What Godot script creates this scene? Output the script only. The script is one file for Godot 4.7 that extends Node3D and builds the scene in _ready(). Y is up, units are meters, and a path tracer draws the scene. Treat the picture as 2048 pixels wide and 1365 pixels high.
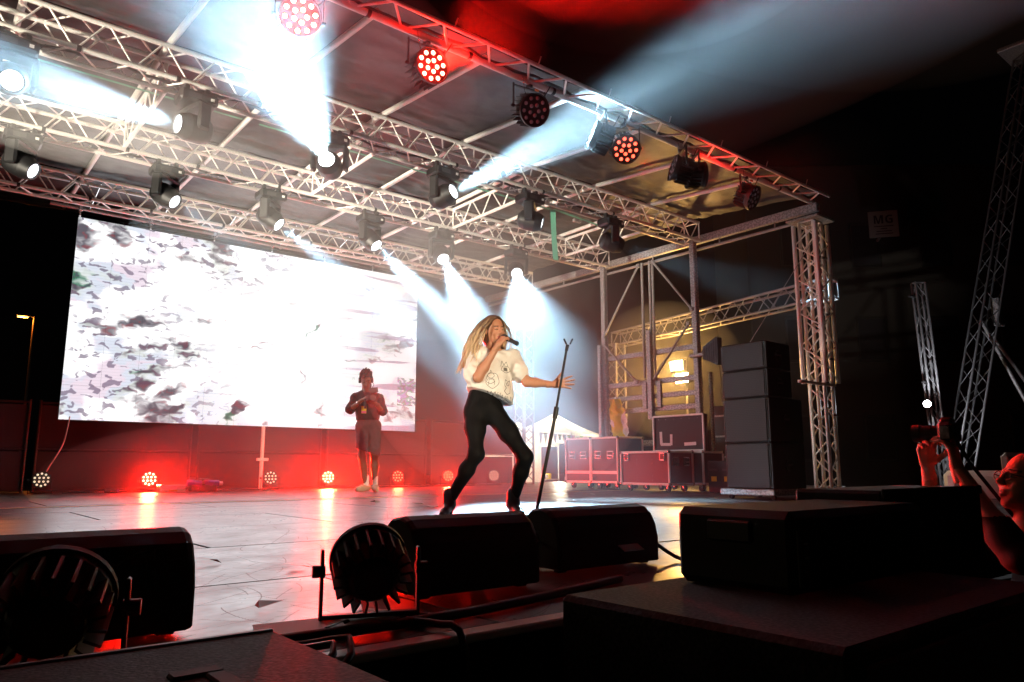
extends Node3D
# A night concert on a covered open-air stage. Stage floor is y = 0, x runs along the stage, +z towards the audience.

var M := {}
var rng := RandomNumberGenerator.new()
var used := {}
var shapes := {}
var unit_pipe: ArrayMesh


class MB:
	var v := PackedVector3Array()
	var n := PackedVector3Array()
	var uv := PackedVector2Array()
	var c := PackedColorArray()
	var ix := PackedInt32Array()
	var col := Color.WHITE

	func vert(p: Vector3, nm: Vector3, t := Vector2.ZERO) -> int:
		v.append(p)
		n.append(nm)
		uv.append(t)
		c.append(col)
		return v.size() - 1

	func tri(a: int, b: int, d: int) -> void:
		var g := (v[b] - v[a]).cross(v[d] - v[a])
		if g.dot(n[a] + n[b] + n[d]) > 0.0:
			ix.append(a); ix.append(d); ix.append(b)
		else:
			ix.append(a); ix.append(b); ix.append(d)

	func quad(a: int, b: int, d: int, e: int) -> void:
		tri(a, b, d)
		tri(a, d, e)

	func face(pts: Array, out: Vector3) -> void:
		var nm: Vector3 = (pts[1] - pts[0]).cross(pts[2] - pts[0]).normalized()
		if nm.dot(out) < 0.0:
			nm = -nm
		var f := []
		for p in pts:
			f.append(vert(p, nm))
		for i in range(1, f.size() - 1):
			tri(f[0], f[i], f[i + 1])

	func ring(at: Vector3, x: Vector3, z: Vector3, r: float, k: int, lean := 0.0, axis := Vector3.UP) -> int:
		var first := v.size()
		for i in k + 1:
			var a := TAU * i / k
			var d := x * cos(a) + z * sin(a)
			vert(at + d * r, (d + axis * lean).normalized(), Vector2(float(i) / k, 0))
		return first

	func band(a: int, b: int, k: int) -> void:
		for i in k:
			quad(a + i, a + i + 1, b + i + 1, b + i)

	func tube(a: Vector3, b: Vector3, r0: float, r1: float, k := 10, caps := true) -> void:
		var y := (b - a).normalized()
		var x := y.cross(Vector3(0.31, 0.17, 0.93) if absf(y.x) > 0.8 else Vector3(1, 0.07, 0.03)).normalized()
		var z := x.cross(y)
		var l := (r0 - r1) / maxf(a.distance_to(b), 1e-5)
		band(ring(a, x, z, r0, k, l, y), ring(b, x, z, r1, k, l, y), k)
		if caps:
			for e in [[a, r0, -y], [b, r1, y]]:
				if e[1] > 0.0005:
					var pts := []
					for i in k:
						pts.append(e[0] + (x * cos(TAU * i / k) + z * sin(TAU * i / k)) * e[1])
					face(pts, e[2])

	func path(pts: Array, radii: Array, k := 8) -> void:
		var x := Vector3.ZERO
		var last := -1
		for i in pts.size():
			var t: Vector3 = (pts[mini(i + 1, pts.size() - 1)] - pts[maxi(i - 1, 0)]).normalized()
			if x == Vector3.ZERO:
				x = t.cross(Vector3(0.2, 0.9, 0.3) if absf(t.y) < 0.8 else Vector3(1, 0.1, 0.2)).normalized()
			x = (x - t * x.dot(t)).normalized()
			var r := ring(pts[i], x, t.cross(x), radii[mini(i, radii.size() - 1)], k)
			if last >= 0:
				band(last, r, k)
			last = r

	func lathe(xf: Transform3D, prof: Array, k := 24) -> void:
		# prof: Vector2(radius, height along the local y); each band keeps its own edge
		for i in prof.size() - 1:
			var p: Vector2 = prof[i]
			var q: Vector2 = prof[i + 1]
			var d := q - p
			if d.length() < 1e-6:
				continue
			var nr := d.y / d.length()
			var ny := -d.x / d.length()
			var first := v.size()
			for e in [p, q]:
				for j in k + 1:
					var a := TAU * j / k
					var dir := Vector3(cos(a), 0, sin(a))
					vert(xf * (dir * e.x + Vector3.UP * e.y), (xf.basis * (dir * nr + Vector3.UP * ny)).normalized(), Vector2(float(j) / k, e.y))
			band(first, first + k + 1, k)

	func box(xf: Transform3D, size: Vector3, bev := 0.0) -> void:
		var h := size / 2.0
		bev = minf(bev, minf(h.x, minf(h.y, h.z)) * 0.9)
		for ax in 3:
			for s in [-1.0, 1.0]:
				var u := (ax + 1) % 3
				var w := (ax + 2) % 3
				var pts := []
				for e in [[-1, -1], [1, -1], [1, 1], [-1, 1]]:
					var p := Vector3.ZERO
					p[ax] = s * h[ax]
					p[u] = e[0] * (h[u] - bev)
					p[w] = e[1] * (h[w] - bev)
					pts.append(xf * p)
				var o := Vector3.ZERO
				o[ax] = s
				face(pts, xf.basis * o)
		if bev <= 0.0:
			return
		for ax in 3:
			var u := (ax + 1) % 3
			var w := (ax + 2) % 3
			for a in [-1.0, 1.0]:
				for b in [-1.0, 1.0]:
					var pts := []
					for e in [[-1.0, 0], [1.0, 0], [1.0, 1], [-1.0, 1]]:
						var p := Vector3.ZERO
						p[ax] = e[0] * (h[ax] - bev)
						p[u] = a * (h[u] - (bev if e[1] == 1 else 0.0))
						p[w] = b * (h[w] - (bev if e[1] == 0 else 0.0))
						pts.append(xf * p)
					var o := Vector3.ZERO
					o[u] = a
					o[w] = b
					face(pts, xf.basis * o)
		for a in [-1.0, 1.0]:
			for b in [-1.0, 1.0]:
				for d in [-1.0, 1.0]:
					var s := Vector3(a, b, d)
					var i := h - Vector3.ONE * bev
					face([xf * (s * Vector3(h.x, i.y, i.z)), xf * (s * Vector3(i.x, h.y, i.z)), xf * (s * Vector3(i.x, i.y, h.z))], xf.basis * s)

	func prism(xf: Transform3D, outline: Array, depth: float) -> void:
		# outline in local x/y, pushed from z = 0 to z = depth
		var poly := PackedVector2Array(outline)
		var mid := Vector2.ZERO
		for p in poly:
			mid += p / poly.size()
		var ids := Geometry2D.triangulate_polygon(poly)
		for s in [0.0, depth]:
			var o := Vector3(0, 0, 1 if s > 0 else -1) * signf(depth)
			for t in range(0, ids.size(), 3):
				face([xf * Vector3(poly[ids[t]].x, poly[ids[t]].y, s), xf * Vector3(poly[ids[t + 1]].x, poly[ids[t + 1]].y, s), xf * Vector3(poly[ids[t + 2]].x, poly[ids[t + 2]].y, s)], xf.basis * o)
		var turn := 1.0 if Geometry2D.is_polygon_clockwise(poly) else -1.0
		for i in poly.size():
			var p := poly[i]
			var q := poly[(i + 1) % poly.size()]
			var o := Vector3(-(q.y - p.y), q.x - p.x, 0) * turn
			face([xf * Vector3(p.x, p.y, 0), xf * Vector3(q.x, q.y, 0), xf * Vector3(q.x, q.y, depth), xf * Vector3(p.x, p.y, depth)], xf.basis * o)

	func mesh() -> ArrayMesh:
		var a := []
		a.resize(Mesh.ARRAY_MAX)
		a[Mesh.ARRAY_VERTEX] = v
		a[Mesh.ARRAY_NORMAL] = n
		a[Mesh.ARRAY_TEX_UV] = uv
		a[Mesh.ARRAY_COLOR] = c
		a[Mesh.ARRAY_INDEX] = ix
		var m := ArrayMesh.new()
		m.add_surface_from_arrays(Mesh.PRIMITIVE_TRIANGLES, a)
		return m


class Field:
	# a distance field on a grid, meshed as surface nets
	var lo: Vector3
	var cell: float
	var nx: int
	var ny: int
	var nz: int
	var f := PackedFloat32Array()

	func _init(a: Vector3, b: Vector3, size: float) -> void:
		lo = a
		cell = size
		nx = int((b.x - a.x) / size) + 2
		ny = int((b.y - a.y) / size) + 2
		nz = int((b.z - a.z) / size) + 2
		f.resize(nx * ny * nz)
		f.fill(1.0)

	func spans(a: Vector3, b: Vector3) -> Array:
		var p := ((a - lo) / cell).floor()
		var q := ((b - lo) / cell).ceil()
		return [clampi(int(p.x), 0, nx - 1), clampi(int(q.x), 0, nx - 1), clampi(int(p.y), 0, ny - 1), clampi(int(q.y), 0, ny - 1), clampi(int(p.z), 0, nz - 1), clampi(int(q.z), 0, nz - 1)]

	func cap(a: Vector3, b: Vector3, ra: float, rb: float, k := 0.03) -> void:
		var m := maxf(ra, rb) + k + cell * 3.0
		var s := spans(a.min(b) - Vector3.ONE * m, a.max(b) + Vector3.ONE * m)
		var ab := b - a
		var l2 := maxf(ab.length_squared(), 1e-9)
		for z in range(s[4], s[5] + 1):
			for y in range(s[2], s[3] + 1):
				var i: int = (z * ny + y) * nx + s[0]
				var p := lo + Vector3(s[0], y, z) * cell - a
				for x in range(s[0], s[1] + 1):
					var t := clampf(p.dot(ab) / l2, 0.0, 1.0)
					var d := (p - ab * t).length() - lerpf(ra, rb, t)
					var o := f[i]
					var h := maxf(k - absf(o - d), 0.0) / k
					f[i] = minf(o, d) - h * h * k * 0.25
					i += 1
					p.x += cell

	func chain(pts: Array, radii: Array, k := 0.03) -> void:
		for i in pts.size() - 1:
			cap(pts[i], pts[i + 1], radii[i], radii[i + 1], k)

	func ell(at: Vector3, r: Vector3, turn := Basis.IDENTITY, k := 0.02, cut := false) -> void:
		var m := maxf(r.x, maxf(r.y, r.z)) + k + cell * 3.0
		var s := spans(at - Vector3.ONE * m, at + Vector3.ONE * m)
		var inv := turn.inverse()
		for z in range(s[4], s[5] + 1):
			for y in range(s[2], s[3] + 1):
				for x in range(s[0], s[1] + 1):
					var p := inv * (lo + Vector3(x, y, z) * cell - at)
					var k0 := (p / r).length()
					var k1 := (p / (r * r)).length()
					var d := k0 * (k0 - 1.0) / maxf(k1, 1e-6)
					var i: int = (z * ny + y) * nx + x
					var o := f[i]
					if cut:
						var h := maxf(k - absf(o + d), 0.0) / k
						f[i] = maxf(o, -d) + h * h * k * 0.25
					else:
						var h := maxf(k - absf(o - d), 0.0) / k
						f[i] = minf(o, d) - h * h * k * 0.25

	func trim(at: Vector3, nm: Vector3) -> void:
		# keeps what lies behind the plane
		for z in nz:
			for y in ny:
				for x in nx:
					var i := (z * ny + y) * nx + x
					f[i] = maxf(f[i], (lo + Vector3(x, y, z) * cell - at).dot(nm))

	func wrinkle(noise: FastNoiseLite, amount: float) -> void:
		for z in nz:
			for y in ny:
				for x in nx:
					var i := (z * ny + y) * nx + x
					if absf(f[i]) < 0.06:
						var p := lo + Vector3(x, y, z) * cell
						f[i] += noise.get_noise_3d(p.x, p.y, p.z) * amount

	func at(p: Vector3) -> float:
		var q := (p - lo) / cell
		var x := clampi(int(q.x), 0, nx - 2)
		var y := clampi(int(q.y), 0, ny - 2)
		var z := clampi(int(q.z), 0, nz - 2)
		q -= Vector3(x, y, z)
		var i := (z * ny + y) * nx + x
		var j := i + nx * ny
		var a := lerpf(lerpf(f[i], f[i + 1], q.x), lerpf(f[i + nx], f[i + nx + 1], q.x), q.y)
		var b := lerpf(lerpf(f[j], f[j + 1], q.x), lerpf(f[j + nx], f[j + nx + 1], q.x), q.y)
		return lerpf(a, b, q.z)

	func into(mb: MB, paint = null) -> void:
		var id := PackedInt32Array()
		id.resize(nx * ny * nz)
		id.fill(-1)
		var sx := 1
		var sy := nx
		var sz := nx * ny
		var off := [0, sx, sy, sx + sy, sz, sx + sz, sy + sz, sx + sy + sz]
		var cor := []
		for i in 8:
			cor.append(Vector3(i & 1, (i >> 1) & 1, i >> 2))
		var edges := [[0, 1], [2, 3], [4, 5], [6, 7], [0, 2], [1, 3], [4, 6], [5, 7], [0, 4], [1, 5], [2, 6], [3, 7]]
		for z in nz - 1:
			for y in ny - 1:
				var i := (z * ny + y) * nx
				for x in nx - 1:
					var s := f[i] < 0.0
					if (f[i + 1] < 0.0) != s or (f[i + sy] < 0.0) != s or (f[i + sz] < 0.0) != s or (f[i + sx + sy] < 0.0) != s or (f[i + sx + sz] < 0.0) != s or (f[i + sy + sz] < 0.0) != s or (f[i + off[7]] < 0.0) != s:
						var sum := Vector3.ZERO
						var cnt := 0
						for e in edges:
							var a := f[i + off[e[0]]]
							var b := f[i + off[e[1]]]
							if (a < 0.0) != (b < 0.0):
								sum += cor[e[0]].lerp(cor[e[1]], a / (a - b))
								cnt += 1
						var p := lo + (Vector3(x, y, z) + sum / cnt) * cell
						var e := cell
						var g := Vector3(at(p + Vector3(e, 0, 0)) - at(p - Vector3(e, 0, 0)), at(p + Vector3(0, e, 0)) - at(p - Vector3(0, e, 0)), at(p + Vector3(0, 0, e)) - at(p - Vector3(0, 0, e))).normalized()
						if paint != null:
							mb.col = paint.call(p)
						id[i] = mb.vert(p, g, Vector2(p.x, -p.y))
					i += 1
		for z in range(1, nz - 1):
			for y in range(1, ny - 1):
				var i := (z * ny + y) * nx + 1
				for x in range(1, nx - 1):
					var s := f[i] < 0.0
					if (f[i + sx] < 0.0) != s:
						mb.quad(id[i], id[i - sy], id[i - sy - sz], id[i - sz])
					if (f[i + sy] < 0.0) != s:
						mb.quad(id[i], id[i - sx], id[i - sx - sz], id[i - sz])
					if (f[i + sz] < 0.0) != s:
						mb.quad(id[i], id[i - sx], id[i - sx - sy], id[i - sy])
					i += 1


# ---------- small helpers ----------

func rgb(r: float, g: float, b: float) -> Color:
	return Color(r, g, b).linear_to_srgb()


func mat(called: String, r: float, g: float, b: float, rough := 0.6, metal := 0.0) -> StandardMaterial3D:
	var m := StandardMaterial3D.new()
	m.resource_name = called
	m.albedo_color = rgb(r, g, b)
	m.roughness = rough
	m.metallic = metal
	M[called] = m
	return m


func glow(called: String, r: float, g: float, b: float, energy: float) -> StandardMaterial3D:
	var m := mat(called, 0.6, 0.6, 0.6, 0.3)
	m.emission_enabled = true
	m.emission = rgb(r, g, b)
	m.emission_energy_multiplier = energy
	return m


func noise(freq: float, sd: int, oct := 4) -> FastNoiseLite:
	var f := FastNoiseLite.new()
	f.seed = sd
	f.noise_type = FastNoiseLite.TYPE_SIMPLEX_SMOOTH
	f.frequency = freq
	f.fractal_octaves = oct
	return f


func noise_tex(freq: float, sd: int, stops: Array, size := 512, oct := 5) -> NoiseTexture2D:
	var t := NoiseTexture2D.new()
	t.width = size
	t.height = size
	t.seamless = true
	t.noise = noise(freq, sd, oct)
	var g := Gradient.new()
	g.offsets = PackedFloat32Array(stops.map(func(s): return s[0]))
	g.colors = PackedColorArray(stops.map(func(s): return s[1]))
	t.color_ramp = g
	return t


func bump(m: StandardMaterial3D, freq: float, sd: int, scale: float, cm: float) -> void:
	m.uv1_triplanar = true
	m.uv1_scale = Vector3.ONE * scale
	m.heightmap_enabled = true
	m.heightmap_texture = noise_tex(freq, sd, [[0.0, Color.BLACK], [1.0, Color.WHITE]], 256)
	m.heightmap_scale = cm


func numbered(called: String) -> String:
	used[called] = used.get(called, -1) + 1
	return called if used[called] == 0 else "%s_%03d" % [called, used[called]]


func tag(o: Node3D, label: String, category := "", group := "", kind := "") -> Node3D:
	for e in [["label", label], ["category", category], ["group", group], ["kind", kind]]:
		if e[1]:
			o.set_meta(e[0], e[1])
	return o


func thing(called: String, label: String, category: String, at := Vector3.ZERO, turn := 0.0, group := "") -> Node3D:
	var o := Node3D.new()
	o.name = numbered(called)
	add_child(o)
	o.position = at
	o.rotation.y = turn
	tag(o, label, category, group)
	return o


func struct(called: String, at := Vector3.ZERO) -> Node3D:
	var o := Node3D.new()
	o.name = numbered(called)
	add_child(o)
	o.position = at
	o.set_meta("kind", "structure")
	return o


func part(parent: Node3D, called: String, m: Mesh, material: Material, xf := Transform3D.IDENTITY) -> MeshInstance3D:
	var o := MeshInstance3D.new()
	o.name = called if parent != self else numbered(called)
	o.mesh = m
	o.material_override = material
	o.transform = xf
	parent.add_child(o, true)
	return o


func pipe(parent: Node3D, called: String, a: Vector3, b: Vector3, r: float, material: Material) -> MeshInstance3D:
	if unit_pipe == null:
		var mb := MB.new()
		mb.tube(Vector3.ZERO, Vector3.UP, 1.0, 1.0, 12)
		unit_pipe = mb.mesh()
	var y := b - a
	var n := y.normalized()
	var x := n.cross(Vector3.RIGHT if absf(n.x) < 0.9 else Vector3.BACK).normalized()
	return part(parent, called, unit_pipe, material, Transform3D(Basis(x * r, y, x.cross(n) * r), a))


func block(parent: Node3D, called: String, at: Vector3, size: Vector3, material: Material, bev := 0.006, turn := Basis.IDENTITY) -> MeshInstance3D:
	var key := [size, bev]
	if not shapes.has(key):
		var mb := MB.new()
		mb.box(Transform3D.IDENTITY, size, bev)
		shapes[key] = mb.mesh()
	return part(parent, called, shapes[key], material, Transform3D(turn, at))


func towards(y: Vector3) -> Basis:
	# a basis whose y axis points along the given direction
	y = y.normalized()
	var x := y.cross(Vector3.RIGHT if absf(y.x) < 0.9 else Vector3.BACK).normalized()
	return Basis(x, y, x.cross(y))


func spot(parent: Node3D, at: Vector3, dir: Vector3, energy: float, half: float, color: Color, soft := 0.35, size := 0.06) -> SpotLight3D:
	var l := SpotLight3D.new()
	l.name = "lamp"
	l.light_color = color
	l.light_energy = energy
	l.spot_angle = half
	l.spot_angle_attenuation = soft
	l.spot_range = 60.0
	l.spot_attenuation = 2.0
	l.light_size = size
	l.shadow_enabled = true
	l.transform = Transform3D(Basis.looking_at(dir, Vector3.UP if absf(dir.normalized().y) < 0.95 else Vector3.RIGHT), at)
	parent.add_child(l, true)
	return l


func omni(parent: Node3D, at: Vector3, energy: float, color: Color, size := 0.06) -> OmniLight3D:
	var l := OmniLight3D.new()
	l.name = "lamp"
	l.light_color = color
	l.light_energy = energy
	l.omni_range = 60.0
	l.omni_attenuation = 2.0
	l.light_size = size
	l.shadow_enabled = true
	l.position = at
	parent.add_child(l, true)
	return l


func fog(called: String, label: String, at: Vector3, size: Vector3, density: float, shape := RenderingServer.FOG_VOLUME_SHAPE_ELLIPSOID, turn := Vector3.ZERO) -> void:
	var o := FogVolume.new()
	o.name = numbered(called)
	o.shape = shape
	o.size = size
	o.position = at
	o.rotation = turn
	var m := FogMaterial.new()
	m.resource_name = called
	m.density = density
	m.albedo = Color(0.97, 0.97, 0.97)
	o.material = m
	add_child(o)
	tag(o, label, "smoke", "", "stuff")


func _ready() -> void:
	rng.seed = 7
	sight_and_air()
	scuffs()
	materials()
	ground_and_deck()
	roof()
	side_frame()
	back_wall()
	screen()
	lamps()
	side_lights()
	follow_spot()
	looms()
	smoke()
	stage_right()
	floor_things()
	foreground()
	outside()
	people()


func sight_and_air() -> void:
	var cam := Camera3D.new()
	cam.name = "camera"
	cam.fov = rad_to_deg(2.0 * atan(682.5 / 1488.0))
	cam.near = 0.05
	cam.far = 400.0
	cam.position = Vector3(0, 0.38, 0)
	cam.rotation = Vector3(deg_to_rad(9.59), deg_to_rad(-39.4), 0)
	add_child(cam)
	cam.current = true
	var e := Environment.new()
	e.background_mode = Environment.BG_SKY
	var sky := Sky.new()
	var sm := ProceduralSkyMaterial.new()
	sm.sky_top_color = Color(0.012, 0.012, 0.016)
	sm.sky_horizon_color = Color(0.03, 0.022, 0.022)
	sm.ground_bottom_color = Color(0.01, 0.01, 0.01)
	sm.ground_horizon_color = Color(0.03, 0.022, 0.022)
	sky.sky_material = sm
	e.sky = sky
	e.background_energy_multiplier = 0.25
	e.tonemap_mode = Environment.TONE_MAPPER_LINEAR
	e.tonemap_exposure = 1.0
	e.volumetric_fog_enabled = true
	e.volumetric_fog_density = 0.0
	e.sdfgi_enabled = true
	e.ssao_enabled = true
	e.ssil_enabled = true
	var w := WorldEnvironment.new()
	w.name = "night"
	w.environment = e
	add_child(w)
	var moon := DirectionalLight3D.new()
	moon.name = "moon"
	moon.light_color = Color(0.8, 0.86, 1.0)
	moon.light_energy = 0.0015
	moon.light_angular_distance = 0.5
	moon.shadow_enabled = true
	moon.rotation_degrees = Vector3(-50, 150, 0)
	add_child(moon)


func materials() -> void:
	var alu := mat("aluminium", 0.74, 0.72, 0.68, 0.45, 0.15)
	alu.roughness_texture = noise_tex(0.02, 3, [[0.0, Color(0.6, 0.6, 0.6)], [1.0, Color(1, 1, 1)]], 256)
	alu.uv1_triplanar = true
	alu.uv1_scale = Vector3.ONE * 2.0
	var steel := mat("galvanised", 0.42, 0.41, 0.4, 0.5, 0.35)
	steel.albedo_texture = noise_tex(0.03, 5, [[0.3, Color(0.72, 0.72, 0.72)], [0.7, Color(1, 1, 1)]], 256)
	steel.uv1_triplanar = true
	steel.uv1_scale = Vector3.ONE * 3.0
	mat("dull_steel", 0.13, 0.13, 0.13, 0.5, 0.2)
	mat("black_metal", 0.01, 0.01, 0.0105, 0.55, 0.0)
	mat("black_plastic", 0.007, 0.007, 0.0075, 0.5)
	var sp := mat("speaker_paint", 0.009, 0.009, 0.0095, 0.65)
	bump(sp, 0.12, 11, 9.0, 0.05)
	mat("grille", 0.05, 0.047, 0.048, 0.55)
	mat("rubber", 0.012, 0.012, 0.012, 0.8)
	mat("chrome", 0.7, 0.7, 0.7, 0.22, 0.95)
	mat("red_laminate", 0.2, 0.012, 0.016, 0.38)
	mat("dark_laminate", 0.05, 0.045, 0.05, 0.42)
	mat("case_inside", 0.03, 0.03, 0.032, 0.7)
	mat("white_paint", 0.75, 0.75, 0.72, 0.5)
	mat("paper", 0.75, 0.74, 0.72, 0.8)
	mat("cable", 0.02, 0.02, 0.02, 0.45)
	mat("pale_cable", 0.4, 0.39, 0.36, 0.5)
	mat("strap_green", 0.08, 0.3, 0.2, 0.6)
	mat("orange_plastic", 0.7, 0.2, 0.03, 0.5)
	mat("purple_plastic", 0.09, 0.03, 0.3, 0.4)
	mat("yellow_label", 0.75, 0.5, 0.03, 0.5)
	mat("hi_vis", 0.72, 0.6, 0.03, 0.7)
	mat("dark_glass", 0.02, 0.02, 0.025, 0.1)
	mat("led_dark", 0.35, 0.35, 0.38, 0.15)
	var fabric := mat("roof_fabric", 0.055, 0.054, 0.054, 0.5)
	fabric.albedo_texture = noise_tex(0.012, 21, [[0.25, Color(0.7, 0.68, 0.66)], [0.5, Color(0.9, 0.9, 0.9)], [0.75, Color(1, 1, 1)]], 512)
	bump(fabric, 0.03, 22, 0.5, 0.5)
	mat("scrim", 0.012, 0.0115, 0.012, 0.75)
	glow("head_glow", 0.9, 0.97, 1.0, 14.0)
	glow("head_dim", 0.9, 0.95, 1.0, 2.2)
	glow("red_led", 1.0, 0.13, 0.08, 26.0)
	glow("red_led_soft", 1.0, 0.09, 0.04, 4.0)
	glow("warm_led", 1.0, 0.85, 0.55, 0.9)
	glow("flood_bulb", 1.0, 0.8, 0.45, 40.0)
	glow("white_bulb", 0.95, 0.97, 1.0, 60.0)
	glow("sodium_bulb", 1.0, 0.42, 0.08, 8.0)
	glow("indicator", 1.0, 0.3, 0.03, 2.5)
	# the deck: phenolic plywood, scuffed
	for k in 3:
		var d := mat("deck_%d" % k, 0.09 + 0.014 * k, 0.085 + 0.013 * k, 0.081 + 0.012 * k, 1.0)
		d.albedo_texture = deck_tex
		d.roughness_texture = deck_rough
		d.uv1_triplanar = true
		d.uv1_world_triplanar = true
		d.uv1_scale = Vector3(0.42, 0.42, 0.42)
		d.uv1_offset = Vector3(0.37 * k, 0.21 * k, 0.61 * k)
		d.heightmap_enabled = true
		d.heightmap_texture = deck_rough
		d.heightmap_scale = 0.05
		d.metallic_specular = 0.5


var deck_tex: ImageTexture
var deck_rough: ImageTexture


func scuffs() -> void:
	# colour: blotchy ply with dark heel marks; roughness: worn paths
	var n1 := noise(0.006, 31, 5)
	var a: Image = n1.get_seamless_image(1024, 1024)
	var b: Image = noise(0.05, 32, 3).get_seamless_image(1024, 1024)
	a.convert(Image.FORMAT_RGBA8)
	b.convert(Image.FORMAT_RGBA8)
	var da := a.get_data()
	var db := b.get_data()
	var rough := PackedByteArray()
	rough.resize(da.size())
	for i in range(0, da.size(), 4):
		var g := 120 + int(da[i] * 0.36 + db[i] * 0.17)
		var r := 60 + int(da[i] * 0.14 + db[i] * 0.08)
		da[i] = mini(g, 255); da[i + 1] = mini(g, 255); da[i + 2] = mini(g, 255)
		rough[i] = r; rough[i + 1] = r; rough[i + 2] = r; rough[i + 3] = 255
	a = Image.create_from_data(1024, 1024, false, Image.FORMAT_RGBA8, da)
	var rr := Image.create_from_data(1024, 1024, false, Image.FORMAT_RGBA8, rough)
	for s in 420:
		var p := Vector2(rng.randf() * 1024, rng.randf() * 1024)
		var d := Vector2.from_angle(rng.randf() * TAU)
		var bend := rng.randf_range(-0.006, 0.006)
		var l := rng.randi_range(12, 120) if s > 14 else rng.randi_range(150, 420)
		var dark := rng.randf_range(0.35, 0.8)
		var pale := rng.randf() < 0.3
		for i in l:
			p += d
			d = d.rotated(bend)
			var x := posmod(int(p.x), 1024)
			var y := posmod(int(p.y), 1024)
			var c := a.get_pixel(x, y)
			a.set_pixel(x, y, c.lerp(Color(0.95, 0.95, 0.95), 0.3) if pale else Color(c.r * dark, c.g * dark, c.b * dark))
			rr.set_pixel(x, y, Color(0.62, 0.62, 0.62))
	deck_tex = ImageTexture.create_from_image(a)
	deck_rough = ImageTexture.create_from_image(rr)


func ground_and_deck() -> void:
	var g := MB.new()
	g.face([Vector3(-90, 0, -120), Vector3(120, 0, -120), Vector3(120, 0, 60), Vector3(-90, 0, 60)], Vector3.UP)
	var gm := mat("asphalt", 0.045, 0.044, 0.043, 0.85)
	gm.albedo_texture = noise_tex(0.05, 41, [[0.2, Color(0.7, 0.7, 0.7)], [0.8, Color(1, 1, 1)]], 512)
	gm.uv1_triplanar = true
	gm.uv1_scale = Vector3.ONE * 0.4
	var go := part(self, "ground", g.mesh(), gm, Transform3D(Basis.IDENTITY, Vector3(0, -1.2, 0)))
	go.set_meta("kind", "structure")
	var deck := struct("stage_floor")
	# sheets of decking with open joints, long side along x
	var rows := [[-1.5, -2.55], [-2.55, -3.72], [-3.72, -4.94], [-4.94, -6.16], [-6.16, -7.38], [-7.38, -8.60], [-8.60, -9.82], [-9.82, -11.04], [-11.04, -12.26], [-12.26, -13.48], [-13.48, -14.2]]
	for r in rows.size():
		var x := -3.68 + (0.0 if r % 2 == 0 else 1.22)
		while x < 12.4:
			var w := 2.44
			var z0: float = rows[r][0]
			var z1: float = rows[r][1]
			block(deck, "deck_panel", Vector3(x + w / 2, -0.015 + rng.randf_range(-0.0012, 0.0012), (z0 + z1) / 2), Vector3(w - 0.012, 0.03, z0 - z1 - 0.012), M["deck_%d" % rng.randi_range(0, 2)], 0.003)
			x += w
	block(deck, "deck_frame", Vector3(4.4, -0.12, -7.85), Vector3(16.4, 0.18, 12.6), M.black_metal, 0.01)
	for i in 7:
		for z in [-1.7, -6.0, -10.0, -13.8]:
			pipe(deck, "deck_leg", Vector3(-3.4 + 2.6 * i, -1.2, z), Vector3(-3.4 + 2.6 * i, -0.2, z), 0.03, M.galvanised)
	var skirt := thing("stage_skirt", "black cloth skirt hanging below the front edge of the stage", "stage skirt", Vector3(4.4, -0.65, -1.56))
	var sk := MB.new()
	for i in 160:
		var x0 := -8.2 + i * 0.1025
		var p := func(xx: float, yy: float) -> Vector3: return Vector3(xx, yy, sin(xx * 14.0) * 0.012)
		sk.face([p.call(x0, -0.55), p.call(x0 + 0.1025, -0.55), p.call(x0 + 0.1025, 0.42), p.call(x0, 0.42)], Vector3.BACK)
	part(skirt, "cloth", sk.mesh(), M.scrim)
	# the pale metal lip along the front edge, in lengths
	var x := -3.6
	while x < 12.0:
		block(deck, "edge_strip", Vector3(x + 0.98, -0.006, -1.465), Vector3(1.95, 0.02, 0.06), M.aluminium, 0.004)
		x += 1.96
	var line := thing("floor_tape", "long pale yellow tape line running across the stage floor", "tape", Vector3(4.4, 0.004, -8.32))
	block(line, "tape", Vector3.ZERO, Vector3(15.0, 0.003, 0.045), mat("tape", 0.78, 0.66, 0.3, 0.5), 0.0)


func lattice(t: Node3D, a: Vector3, b: Vector3, u: Vector3, w: Vector3, step: float, rc: float, rb: float, m: Material, faces := 4) -> void:
	# chords at a + {0,1}u + {0,1}w; zigzag braces on the faces
	var c := [Vector3.ZERO, u, u + w, w] if faces == 4 else [Vector3.ZERO, u]
	for k in c:
		pipe(t, "chord", a + k, b + k, rc, m)
	var n := maxi(2, int(round(a.distance_to(b) / step)))
	for f in (4 if faces == 4 else 1):
		var p: Vector3 = c[f]
		var q: Vector3 = c[(f + 1) % c.size()]
		for i in n:
			var s := a.lerp(b, (i + 0.06) / n)
			var e := a.lerp(b, (i + 0.94) / n)
			var flip := (i + (1 if f >= 2 else 0)) % 2 == 0
			pipe(t, "brace", s + (p if flip else q), e + (q if flip else p), rb, m)
		pipe(t, "end_bar", a + p, a + q, rb * 1.2, m)
		pipe(t, "end_bar", b + p, b + q, rb * 1.2, m)


const PURLINS := [-0.72, 0.46, 1.66, 2.84, 4.02, 5.2, 6.38, 7.58, 8.82]


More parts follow.
